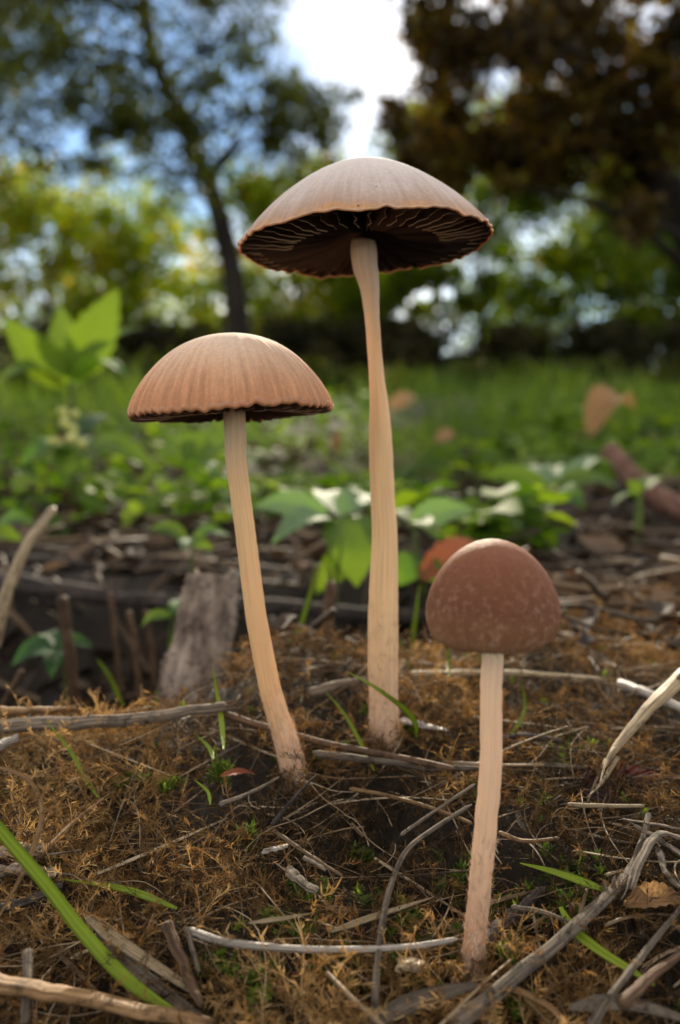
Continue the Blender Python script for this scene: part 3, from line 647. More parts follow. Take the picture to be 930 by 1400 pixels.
# ------------------------------------------------------------------ litter and low green cover further back
m_litter = mat_tint('leaf_litter', [(0, (0.014, 0.010, 0.007)), (0.5, (0.05, 0.034, 0.023)), (0.9, (0.15, 0.105, 0.07)), (1, (0.22, 0.09, 0.035))], 0.8, 0.2, (1.1, .9, .7))
m_cover = mat_tint('cover_leaf', [(0, (0.015, 0.035, 0.006)), (0.5, (0.06, 0.115, 0.012)), (1, (0.17, 0.24, 0.03))], 0.65, 0.45, (1.7, 1.7, .5), spec=.12)
m_grass = mat_tint('grass', [(0, (0.02, 0.04, 0.005)), (0.5, (0.075, 0.13, 0.010)), (1, (0.20, 0.26, 0.03))], 0.55, 0.5, (1.5, 1.6, .5), spec=.4)
CURL = np.array([[-.5, 0, .12], [0, 0, 0], [.5, 0, .1], [-.38, .5, .2], [0, .5, .05], [.42, .5, .16], [-.1, 1, .0], [0, 1.02, -.02], [.12, .98, .02]])
CURL_F = np.array([[0, 1, 4, 3], [1, 2, 5, 4], [3, 4, 7, 6], [4, 5, 8, 7]])
def build_cover():
    n = 4200; y = np.geomspace(.19, 2.2, n) * RNG.uniform(.9, 1.1, n); x = RNG.uniform(-1, 1, n) * (.5 * y + .05)
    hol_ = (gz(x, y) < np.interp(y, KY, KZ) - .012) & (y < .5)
    s = RNG.uniform(.006, .022, n) * np.clip(y / .4, .5, 1.6)
    M = rot_mats(RNG.uniform(0, 6.28, n), RNG.normal(0, .4, n), RNG.normal(0, .4, n), s); M[:, :, 0] *= RNG.uniform(.15, .7, n)[:, None]
    V, F, T = instance_np(CURL, CURL_F, M, np.stack([x, y, gz(x, y) + RNG.uniform(.0, .006, n)], 1), np.clip(RNG.normal(.42, .25, n) - .25 * hol_, 0, 1))  # litter tint lowered inside the hollow as painted shade
    finish(link('leaf_litter', mesh_np('leaf_litter', V, F, m_litter, tint=T)), 'brown leaf litter covering the ground behind the moss', 'leaf litter', kind='stuff')
    # dry stalk pieces
    Vs, Fs, Ts, k0 = [], [], [], 0
    for i in range(420):
        Y = math.exp(random.uniform(math.log(.19), math.log(1.3))); X = random.uniform(-1, 1) * (.45 * Y + .03); a = random.gauss(0, .6) + random.choice([0, math.pi]); L = random.uniform(.02, .09) * (.6 + Y)
        u = np.linspace(-.5, .5, 5); cx = X + u * L * math.cos(a); cy = Y + u * L * math.sin(a); cz = gz(cx, cy) + .003 + random.uniform(0, .004) + u * random.gauss(0, .008)
        if Y < .30 and X < .03 and random.random() < .6: continue
        V, F, U = tube_geo(np.stack([cx, cy, cz], 1), np.full(5, random.uniform(.0004, .0013)), 5)
        Vs.append(V); Fs.append(F + k0); Ts.append(np.full(len(V), np.clip(random.gauss(.16, .2), 0, 1))); k0 += len(V)
    finish(link('dry_stalk_litter', mesh_np('dry_stalk_litter', np.vstack(Vs), np.vstack(Fs), m_fibre, tint=np.concatenate(Ts))), 'scattered dry stalk pieces on the ground behind the moss', 'stalk litter', kind='stuff')
    # low leafy ground cover, thicker on the right
    n = 9500; y = np.exp(RNG.uniform(math.log(.34), math.log(4.5), n)); x = RNG.uniform(-.5, .5, n) * y
    keep = (RNG.random(n) < (.50 + .50 * sstep(-.12, .18, x / y)) * np.where(y < .42, sstep(.0, .08, x), 1)) & (1.3 * vnoise(x * 7 / np.sqrt(y), y * 7 / np.sqrt(y)) + .30 > RNG.random(n) * .6); x, y = x[keep], y[keep]; n = len(x)
    s = .017 * RNG.random(n) ** 1.6 * np.clip(y, .7, 1.4) + .008
    k_ = ~((x / y > .26) & (y < .62)); x, y, s = x[k_], y[k_], s[k_]; n = len(x)
    M = rot_mats(RNG.uniform(0, 6.28, n), RNG.normal(-.05, .35, n), RNG.normal(0, .35, n), s); M[:, :, 0] *= RNG.uniform(.7, 1.1, n)[:, None]
    V, F, T = instance_np(CURL, CURL_F, M, np.stack([x, y, gz(x, y) + RNG.uniform(.008, .04, n) * np.clip(y, .7, 1.6)], 1), np.clip(RNG.normal(.5, .25, n), 0, 1))
    finish(link('ground_cover', mesh_np('ground_cover', V, F, m_cover, tint=T)), 'low green leafy ground cover behind the mushrooms', 'ground cover', kind='stuff')
    # grass of the clearing
    n = 40000; y = np.exp(RNG.uniform(math.log(.62), math.log(8.0), n)); x = RNG.uniform(-.55, .55, n) * y
    keep = (RNG.random(n) < (.40 + .6 * sstep(-.06, .12, x / y)) * np.clip(.55 + 1.6 * vnoise(x * 1.7, y * 1.7 + 3), .1, 1)); x, y = x[keep], y[keep]; n = len(x)
    bl = np.array([[-.02, 0, 0], [.02, 0, 0], [.018, .06, .5], [-.018, .06, .5], [.003, .32, 1], [-.003, .32, 1]]); bf = np.array([[0, 1, 2, 3], [3, 2, 4, 5]])
    s = RNG.uniform(.03, .085, n) * np.clip(.5 + .2 * y, .6, 1.3) * np.clip(1 + 2.6 * vnoise(x * 3.1 + 5, y * 2.2), .45, 2.3); M = rot_mats(RNG.uniform(0, 6.28, n), RNG.normal(0, .3, n), RNG.normal(0, .3, n), s); M[:, :, 0] *= np.clip(.6 + .3 * y, 1, 2.2)[:, None]
    V, F, T = instance_np(bl, bf, M, np.stack([x, y, gz(x, y) - .005], 1), np.clip(RNG.normal(.5, .2, n) + .3 * vnoise(x * 2, y * 2), 0, 1))
    finish(link('clearing_grass', mesh_np('clearing_grass', V, F, m_grass, tint=T)), 'bright green grass of the clearing behind the mushrooms', 'grass', kind='stuff')
build_cover()

# ------------------------------------------------------------------ leafy plants
m_leaf_bright = mat_leaf('leaf_bright', (0.10, 0.18, 0.015), (0.055, 0.115, 0.010), .5, .55, (0.15, 0.225, 0.010), .3)
m_leaf_mid = mat_leaf('leaf_mid', (0.06, 0.14, 0.02), (0.035, 0.09, 0.012), .4, .65, (0.20, 0.38, 0.02), .35)
m_leaf_pale = mat_leaf('leaf_pale', (0.13, 0.20, 0.09), (0.07, 0.13, 0.05), .3, .62, (0.22, 0.40, 0.05), .35)
m_leaf_dark = mat_leaf('leaf_dark', (0.025, 0.07, 0.02), (0.015, 0.045, 0.012), .3, .7, (0.06, 0.15, 0.02), .2)
m_leaf_orange = mat_leaf('leaf_orange', (0.28, 0.08, 0.03), (0.18, 0.045, 0.02), .3, .6, (0.4, 0.11, 0.03), .3)
m_leaf_tan = mat_leaf('leaf_tan', (0.32, 0.18, 0.08), (0.2, 0.1, 0.04), .4, .6, (0.5, 0.28, 0.1), .3)
m_leaf_maroon = mat_leaf('leaf_maroon', (0.055, 0.018, 0.014), (0.025, 0.010, 0.008), .15, .5, (0.1, 0.02, 0.01), .4)
m_stalk_green = mat_streak('green_stalk', [(0.06, 0.09, 0.015), (0.10, 0.14, 0.025), (0.16, 0.19, 0.05)], .5, .2, knots=False)
def leaf_geo(b, tip, width, up, sag=.12, fold=.22, serr=.07, n=16, seed=0):
    b = np.asarray(b, float); tip = np.asarray(tip, float); d = tip - b; L = np.linalg.norm(d); T = d / L
    U = np.asarray(up, float); U = U - T * np.dot(U, T); U /= np.linalg.norm(U); B = np.cross(T, U)
    us = np.linspace(0, 1, n); cols = np.linspace(-1, 1, 7); V, UV = [], []
    rg = random.Random(seed); ph = rg.uniform(0, 6)
    for i, u in enumerate(us):
        prof = (math.sin(math.pi * min(1, u ** .78)) ** .85) * (1 - .25 * u) if 0 < u < 1 else 0.0
        w = width * .58 * prof * (1 + (serr if i % 2 else -serr)) + width * .012
        c = b + d * u + U * (sag * L * math.sin(math.pi * u) * 1.0) - U * sag * .9 * L * max(0, u - .6)
        for q in cols:
            V.append(c + B * q * w + U * (fold * w * abs(q) + .05 * w * math.sin(9 * u + ph + 2 * q))); UV.append((q, u))
    m = len(cols); F = [[i * m + j, i * m + j + 1, (i + 1) * m + j + 1, (i + 1) * m + j] for i in range(n - 1) for j in range(m - 1)]
    return np.array(V), np.array(F), np.array(UV)
def add_leaf(root, b, tip, width, mat, up=(0, 0, 1), sag=.12, fold=.22, seed=0, name='leaf'):
    V, F, U = leaf_geo(b, tip, width, up, sag, fold, seed=seed); o = np.array(root.location)
    return link(name, mesh_np(name, V - o, F, mat, uv=U, smooth=True), root)
def stalk(root, P, r0, r1, mat, n=14, name='stem', sides=8):
    C = catmull(P, n); V, F, U = tube_geo(C, np.linspace(r0, r1, n), sides, rough=.03)
    return link(name, mesh_np(name, V - np.array(root.location), F, mat, uv=U, smooth=True), root)
def plant(name, label, Y, stem_px, leaves, mat_stem_=None, wst=6, cat='plant'):
    """leaves: (base px, tip px, width px, material, dY of the tip, up, sag)"""
    P = [W(x, y, Y) for x, y in stem_px]; b = P[-1].copy(); b[2] = min(b[2], float(gz(b[0], b[1])) - .002); P[-1] = b
    root = empty(name, b, label, cat); s = pxs(*stem_px[0], Y)
    stalk(root, P, wst * .35 * s, wst * .6 * s, mat_stem_ or m_stalk_green)
    for k, (b0, t0, w, m, dy, up, sag) in enumerate(leaves):
        add_leaf(root, W(*b0, Y), W(*t0, Y + dy), w * s, m, up, sag, seed=k)
    return root
UPZ = (0, 0, 1); FR = (0, -1, .5)
def build_plants():
    pl = plant('leafy_plant', 'tall bright green leafy plant at left edge with yellow flower buds', .50, [(96, 522), (100, 600), (103, 700)],
        [((100, 520), (162, 394), 58, m_leaf_bright, .01, (.4, -1, .3), .05), ((95, 528), (4, 436), 50, m_leaf_bright, -.01, (-.3, -1, .5), .08), ((96, 515), (82, 416), 42, m_leaf_bright, .02, FR, .03),
         ((90, 530), (-14, 520), 38, m_leaf_bright, -.03, (0, -.5, 1), .22), ((104, 526), (176, 508), 38, m_leaf_mid, -.03, UPZ, .2), ((106, 505), (198, 444), 34, m_leaf_bright, .04, (0, -.4, 1), .1),
         ((100, 618), (28, 632), 42, m_leaf_mid, -.03, (0, -.5, 1), .2), ((102, 625), (222, 642), 44, m_leaf_bright, -.02, (0, -.6, 1), .22), ((98, 605), (92, 668), 36, m_leaf_bright, -.03, FR, .1), ((100, 600), (170, 570), 40, m_leaf_dark, .05, UPZ, .1), ((98, 640), (150, 610), 36, m_leaf_mid, .05, UPZ, .2)], wst=9)
    m_bud, t, p, o = new_mat('flower_bud'); p.inputs['Base Color'].default_value = (0.42, 0.42, 0.10, 1); p.inputs['Roughness'].default_value = .6
    for k in range(16):
        c = W(random.gauss(95, 15), random.uniform(535, 605), .49 + random.gauss(0, .012)) - np.array(pl.location); L = .0055
        C = np.array([c + np.array([0, 0, -L * u]) for u in np.linspace(0, 1, 7)]); V, F, U = tube_geo(C, np.array([.0008, .0016, .0021, .0022, .0019, .0012, .0004]), 8)
        link('flower_bud', mesh_np('flower_bud', V, F, m_bud, uv=U, smooth=True), pl)
    plant('leafy_plant', 'green leafy plant showing just below the left cap', .42, [(255, 640), (246, 690), (240, 745)],
        [((258, 640), (232, 592), 46, m_leaf_bright, .02, FR, .05), ((258, 640), (300, 582), 52, m_leaf_bright, .02, FR, .05), ((262, 642), (362, 598), 46, m_leaf_bright, .0, (0, -.5, 1), .15), ((255, 640), (205, 625), 34, m_leaf_mid, 0, UPZ, .15), ((258, 645), (300, 650), 30, m_leaf_mid, -.03, UPZ, .15)])
    plant('leafy_plant', 'glossy pale-leaved plant between left stem and tall stem', .30, [(470, 712), (462, 770), (455, 850)],
        [((450, 706), (345, 690), 40, m_leaf_pale, .01, (0, -1, .8), .14), ((455, 712), (372, 738), 46, m_leaf_pale, -.02, (0, -.5, 1), .18), ((465, 705), (512, 676), 44, m_leaf_pale, .02, (0, -.6, 1), .12), ((480, 705), (488, 800), 74, m_leaf_bright, -.02, FR, .12),
         ((478, 760), (432, 812), 40, m_leaf_bright, -.01, FR, .25), ((465, 706), (430, 680), 40, m_leaf_pale, .05, UPZ, .1)])
    plant('leafy_plant', 'pale-topped plant just right of the tall stem', .30, [(565, 712), (572, 770), (590, 850)],
        [((560, 714), (650, 696), 40, m_leaf_pale, .0, (0, -1, .8), .12), ((562, 714), (530, 700), 30, m_leaf_bright, .02, UPZ, .1), ((570, 760), (545, 800), 44, m_leaf_mid, -.01, FR, .1), ((572, 770), (612, 800), 34, m_leaf_mid, -.01, FR, .12), ((566, 715), (600, 735), 26, m_leaf_bright, -.03, FR, .1)])
    plant('leafy_plant', 'low spreading green plant behind the small red-brown cap', .46, [(752, 668), (754, 720), (758, 775)],
        [((750, 668), (652, 648), 30, m_leaf_bright, .0, (0, -1, .7), .15), ((750, 664), (705, 640), 28, m_leaf_pale, .04, UPZ, .12), ((755, 668), (758, 640), 26, m_leaf_pale, .05, UPZ, .12), ((758, 668), (848, 664), 38, m_leaf_bright, .0, (0, -.5, 1), .16), ((762, 664), (842, 634), 26, m_leaf_pale, .05, (0, -.3, 1), .12), ((752, 672), (735, 702), 34, m_leaf_mid, -.03, FR, .15), ((756, 676), (800, 692), 34, m_leaf_mid, -.03, FR, .15)])
    plant('leafy_plant', 'tall green stalk with small leaves before the fallen branch', .40, [(874, 672), (872, 735), (868, 805)],
        [((874, 676), (836, 690), 26, m_leaf_mid, .0, UPZ, .12), ((874, 674), (905, 655), 26, m_leaf_bright, .02, UPZ, .12), ((873, 680), (858, 655), 20, m_leaf_bright, .0, FR, .12)], wst=12)
    plant('leafy_plant', 'single pale green leaf at right edge above the grey sticks', .34, [(925, 778), (932, 800), (938, 830)], [((925, 778), (882, 774), 18, m_leaf_pale, .0, UPZ, .1), ((925, 778), (962, 770), 18, m_leaf_pale, .0, UPZ, .1)], wst=4)
    plant('seedling', 'dark green seedling deep in the hollow at left', .235, [(80, 885), (88, 920), (92, 965)],
        [((80, 887), (14, 908), 40, m_leaf_dark, -.005, (0, -.5, 1), .2), ((80, 885), (52, 868), 28, m_leaf_dark, .01, UPZ, .15), ((82, 886), (128, 882), 28, m_leaf_dark, .0, (0, -.5, 1), .2), ((80, 890), (70, 925), 26, m_leaf_dark, -.01, FR, .1)], wst=4)
    plant('seedling', 'three-leaved green seedling above the grey wood fragment', .30, [(258, 738), (262, 765), (266, 800)],
        [((256, 738), (200, 722), 28, m_leaf_bright, .0, (0, -.5, 1), .18), ((258, 736), (250, 752), 18, m_leaf_pale, -.01, FR, .1), ((260, 738), (316, 730), 26, m_leaf_mid, .0, (0, -.4, 1), .18), ((260, 738), (290, 750), 24, m_leaf_bright, -.01, FR, .15)], wst=4)
    plant('seedling', 'small green seedling left of the grey wood fragment', .245, [(236, 842), (232, 880), (222, 950)],
        [((236, 842), (190, 858), 22, m_leaf_bright, .0, (0, -.5, 1), .2), ((236, 840), (248, 818), 20, m_leaf_mid, .01, FR, .1), ((238, 842), (262, 846), 16, m_leaf_mid, .0, UPZ, .1)], wst=4)
    plant('seedling', 'broad green leaf at left edge above the curved dead stalk', .36, [(-8, 722), (-6, 750), (-4, 790)], [((-6, 722), (48, 712), 34, m_leaf_mid, .0, (0, -.5, 1), .18), ((-6, 724), (30, 738), 22, m_leaf_bright, -.01, FR, .12)], wst=4)
    # fallen leaves
    def fallen(label, b, tip, w, Y, dy, mat, up, sag, fold=.3):
        Yb, Yt = (min(Y, G(*b, .003)[1]), min(Y + dy, G(*tip, .003)[1])) if Y < .18 else (Y, Y + dy)
        Y, dy = Yb, Yt - Yb; c = (W(*b, Y) + W(*tip, Y + dy)) / 2; s = pxs(*b, Y)
        V, F, U = leaf_geo(W(*b, Y) - c, W(*tip, Y + dy) - c, w * s, up, sag, fold, .1); o = link('fallen_leaf', mesh_np('fallen_leaf', V, F, mat, uv=U, smooth=True), None, c)
        finish(o, label, 'fallen leaf')
    fallen('orange-red fallen leaf half hidden behind the small red-brown cap', (574, 792), (668, 744), 50, .29, .03, m_leaf_orange, (.3, -.8, 1), .1)
    fallen('large curled tan leaf standing in the grass at right', (806, 602), (868, 552), 46, 1.0, .05, m_leaf_tan, (-.7, -.8, .5), .25, 1.0)
    fallen('small tan leaf in the grass right of the tall stem', (532, 560), (568, 540), 22, 1.2, .05, m_leaf_tan, FR, .1)
    fallen('pale fallen leaf in the grass midway right of tall stem', (596, 604), (622, 590), 18, .9, .03, m_leaf_tan, FR, .1)
    fallen('dark maroon curled leaf lying under the splintered straw', (790, 1078), (905, 1062), 60, .124, .004, m_leaf_maroon, (0, -1, .8), -.12, .6)
    fallen('brown ragged leaf at right edge below the frayed fibres', (852, 1238), (945, 1232), 34, .108, .004, m_leaf_tan, (0, -.5, 1), .15, .5)
    fallen('small reddish leaf lying in moss left of left stem base', (300, 1062), (352, 1058), 12, .131, .003, m_leaf_orange, (0, -.4, 1), .1)
build_plants()

# ------------------------------------------------------------------ twigs, straw, grass blades
GREY = mat_streak('weathered_grey', [(0.035, 0.026, 0.018), (0.12, 0.092, 0.067), (0.30, 0.24, 0.18)], .8)
PALE = mat_streak('pale_straw', [(0.12, 0.08, 0.045), (0.32, 0.235, 0.135), (0.56, 0.45, 0.30)], .5, .1)
TAN = mat_streak('tan_straw', [(0.10, 0.05, 0.02), (0.24, 0.135, 0.06), (0.44, 0.29, 0.14)], .5, .12)
BROWN = mat_streak('brown_twig', [(0.03, 0.017, 0.010), (0.085, 0.048, 0.027), (0.19, 0.11, 0.06)], .7)
REDW = mat_streak('reddish_bark', [(0.05, 0.022, 0.014), (0.13, 0.062, 0.042), (0.26, 0.15, 0.11)], .8)
DARKW = mat_streak('dark_wood', [(0.010, 0.008, 0.007), (0.034, 0.026, 0.022), (0.11, 0.088, 0.075)], .8)
WOOD = mat_streak('rotten_wood', [(0.035, 0.024, 0.018), (0.19, 0.14, 0.105), (0.46, 0.37, 0.30)], .85, around=11, along=95, bstr=1.0)
WHITE = mat_streak('bleached_stem', [(0.10, 0.08, 0.06), (0.26, 0.225, 0.19), (0.50, 0.45, 0.39)], .5, spec=.3, knots=False)
BLADE = mat_streak('grass_blade', [(0.11, 0.155, 0.010), (0.19, 0.26, 0.018), (0.28, 0.35, 0.04)], .45, .4, around=6, along=40, bstr=.25, knots=False)
def rest(q, y, lift=.0050):      # nothing near lies under the moss
    return min(y, G(q[0], q[1], lift)[1]) if y < .18 and q[1] > 900 else y
def stick(name, label, cat, pts, w, mat, Y=None, lift=.004, w1=None, flat=1.0, n=40, rough=.06, sides=12, group=None, taper=True, dY=0.0, frayed=0, stubs=0):
    """pts: photo pixels along its length; Y None = it lies on the ground there, else its distance (list allowed)"""
    P = []
    for i, q in enumerate(pts):
        y = Y[i] if isinstance(Y, (list, tuple)) else Y
        P.append(W(q[0], q[1], rest(q, y)) if y else G(q[0], q[1], lift))
    P = np.array(P)
    if not Y:      # something stiff does not follow every bump
        for _ in range(2):
            if len(P) > 2: P[1:-1, 1] = .5 * P[1:-1, 1] + .25 * (P[:-2, 1] + P[2:, 1]); P = np.array([W(q[0], q[1], p[1]) for q, p in zip(pts, P)])
    C = catmull(P, n); s = np.mean([np.linalg.norm(p - CAM) for p in P]) / FPX; hw = w * .5 * s; h1 = (w1 if w1 is not None else w * .75) * .5 * s
    rid = int(abs(pts[0][0] * 7 + pts[0][1] * 13)) % 9973; rg = np.random.default_rng(rid)
    R = np.linspace(hw, h1, n) * (1 + rough * .6 * np.interp(np.linspace(0, 1, n), np.linspace(0, 1, 9), rg.normal(0, 1, 9)))
    if taper: R[0] *= .55; R[-1] *= .4
    jit = np.stack([np.interp(np.linspace(0, 1, n), np.linspace(0, 1, 12), rg.normal(0, 1, 12)) for _ in range(3)], 1) * hw * .10 * min(1, rough * 10); C = C + jit
    o0 = C.mean(0); geo = tube_geo(C - o0, R, sides, flat, rough=rough * .55, rid=rid)
    root = link(name, mesh_np(name, geo[0], geo[1], mat, uv=geo[2], smooth=True), None, o0); finish(root, label, cat, group)
    for k in range(frayed):     # split ends
        e = -1 if k % 2 else 0; d = C[-1] - C[-6] if e else C[0] - C[5]; d = d / np.linalg.norm(d) * hw * rg.uniform(2, 5)
        b = C[-2 if e else 1] - o0 + rg.normal(0, hw * .3, 3); q = np.array([b - d * .4, b + d * .3 + rg.normal(0, hw * .3, 3), b + d + rg.normal(0, hw * .9, 3)])
        V, F, U = tube_geo(catmull(q, 7), np.linspace(hw * .22, hw * .04, 7), 5); link('splinter', mesh_np('splinter', V, F, mat, uv=U, smooth=True), root)
    for k in range(stubs):
        i = rg.integers(4, n - 4); a = rg.uniform(0, 6.28); T, N, B = frames(C); d = (N[i] * abs(math.sin(a)) + B[i] * math.cos(a)) * hw * rg.uniform(1.2, 1.7) + T[i] * hw * .8
        V, F, U = tube_geo(np.array([C[i] - o0, C[i] - o0 + d * .6, C[i] - o0 + d]), np.array([hw * .3, hw * .22, hw * .1]), 6); link('twig_stub', mesh_np('twig_stub', V, F, mat, uv=U, smooth=True), root)
    return root
def blade(label, pts, w, Y=None, lift=.004, mat=None, n=26, group='green grass blades in the moss', cup=.3, w1=.12, cat='grass blade', name='grass_blade', sharp=True):
    P = []
    for i, q in enumerate(pts):
        y = Y[i] if isinstance(Y, (list, tuple)) else Y
        P.append(W(q[0], q[1], rest(q, y)) if y else G(q[0], q[1], lift))
    C = catmull(np.array(P), n); s = np.mean([np.linalg.norm(p - CAM) for p in P]) / FPX; T, N, B = frames(C, (0, -.8, .6)); u = np.linspace(0, 1, n)
    hw = w * .5 * s * (np.minimum(1, .35 + 3 * u) * (1 - (1 - w1) * u ** 2.5) if sharp else np.ones(n)); V, UV = [], []
    L = np.concatenate([[0], np.cumsum(np.linalg.norm(np.diff(C, axis=0), axis=1))]); qs = (-1, -.5, 0, .5, 1, .5, 0, -.5)
    for i in range(n):
        for k, q in enumerate(qs):
            th = -.10 * hw[i] if k >= 5 else 0
            V.append(C[i] + B[i] * q * hw[i] + N[i] * (cup * hw[i] * q * q + th)); UV.append((q * .5 + .5, L[i]))
    m = len(qs); F = [[i * m + j, i * m + (j + 1) % m, (i + 1) * m + (j + 1) % m, (i + 1) * m + j] for i in range(n - 1) for j in range(m)]
    F += [[a, a + 1, a + 2, a + 6] for a in (0, (n - 1) * m)]
    o0 = C[0]; V = np.array(V) - o0
    o = link(name, mesh_np(name, V, np.array(F), mat or BLADE, uv=np.array(UV), smooth=True), None, o0); return finish(o, label, cat, group)
def build_blades():
    blade('thick green grass blade crossing the lower left corner', [(262, 1400), (180, 1345), (110, 1270), (60, 1205), (-14, 1118)], 16, Y=[.0885, .090, .092, .093, .094], w1=.9)
    blade('green blade half buried in moss beside the corner grass blade', [(242, 1242), (185, 1220), (140, 1210), (85, 1202)], 9)
    blade('green blade leaning in moss below the long grey stick', [(134, 1090), (115, 1060), (95, 1025), (64, 986)], 7, Y=[.127, .128, .129, .131])
    blade('short upright green blade left of left stem', [(306, 1024), (303, 985), (298, 955), (291, 914)], 8, Y=.139)
    blade('tiny curled green shoot left of left stem', [(292, 1038), (286, 1022), (270, 1006)], 6, Y=.136)
    blade('slender green blade between the left and tall stems', [(512, 1054), (490, 1010), (470, 975), (446, 946)], 6, Y=[.134, .135, .136, .138])
    blade('arching green blade crossing the base of the tall stem', [(570, 1008), (566, 985), (545, 962), (510, 938), (478, 920)], 8, Y=[.136, .1345, .133, .132, .133])
    blade('green blade lying level right of the small stem', [(832, 1219), (790, 1203), (750, 1190), (711, 1180)], 10, Y=[.110, .109, .108, .108])
    blade('long green blade with forked tip pointing at lower right corner', [(766, 1240), (785, 1272), (820, 1300), (860, 1325), (895, 1347)], 13, Y=[.102, .1, .099, .098, .0975])
    blade('upright green blade behind moss hump between the stems', [(393, 905), (410, 860), (425, 810), (434, 768)], 9, Y=.195)
    blade('thin green blade in hollow left of wood fragment', [(210, 970), (225, 920), (242, 852)], 7, Y=.215)
    blade('bent yellow-green blade right of the small stem top', [(698, 1004), (712, 985), (718, 962), (712, 930)], 6, Y=.142)
    blade('short green blade just below the small cap', [(614, 925), (613, 900), (609, 868)], 7, Y=.165)
    blade('curled green shoot in moss below the long stick', [(288, 1100), (284, 1082), (266, 1066)], 5)
    blade('faint green blade standing in the dark hollow', [(168, 965), (150, 925), (132, 900)], 6, Y=.21)
    blade('green blade between tall stem and orange leaf', [(560, 900), (566, 860), (574, 800)], 8, Y=.21)
    # dry blades and ribbons
    D = dict(group='dry grass blades', cat='dry blade', name='dry_grass_blade')
    blade('curled dry blade arching over moss at left edge', [(-6, 1262), (38, 1180), (57, 1120), (52, 1085), (30, 1060), (-12, 1046)], 7, Y=[.096, .099, .102, .104, .105, .106], mat=TAN, w1=.5, **D)
    blade('upper of two shiny dead blades behind corner grass blade', [(118, 1254), (165, 1288), (210, 1318), (268, 1356)], 15, mat=PALE, cup=.7, w1=.5, lift=.005, **D)
    blade('lower of two shiny dead blades behind corner grass blade', [(132, 1278), (190, 1328), (232, 1362), (282, 1398)], 17, mat=GREY, cup=.7, w1=.6, lift=.004, **D)
    blade('broad folded dry blade at bottom right of centre', [(505, 1402), (560, 1372), (610, 1356), (652, 1346)], 22, Y=[.0885, .090, .091, .092], mat=GREY, cup=.5, w1=.25, **D)
    blade('thin dry blade looping over the grey stem at bottom', [(652, 1346), (700, 1352), (745, 1372), (778, 1402)], 8, Y=[.092, .0915, .091, .090], mat=TAN, w1=.8, **D)
    blade('whitish dry blade in lower right corner', [(778, 1378), (830, 1370), (880, 1376), (938, 1394)], 17, Y=[.0905, .0905, .090, .089], mat=GREY, cup=.6, w1=.4, **D)
    blade('fine yellow dry blade in moss left of small stem base', [(452, 1274), (500, 1257), (545, 1242), (594, 1226)], 8, mat=PALE, lift=.005, **D)
    blade('fine dry blade in moss above the long white stem', [(340, 1262), (390, 1255), (428, 1248)], 6, mat=PALE, lift=.005, **D)
build_blades()
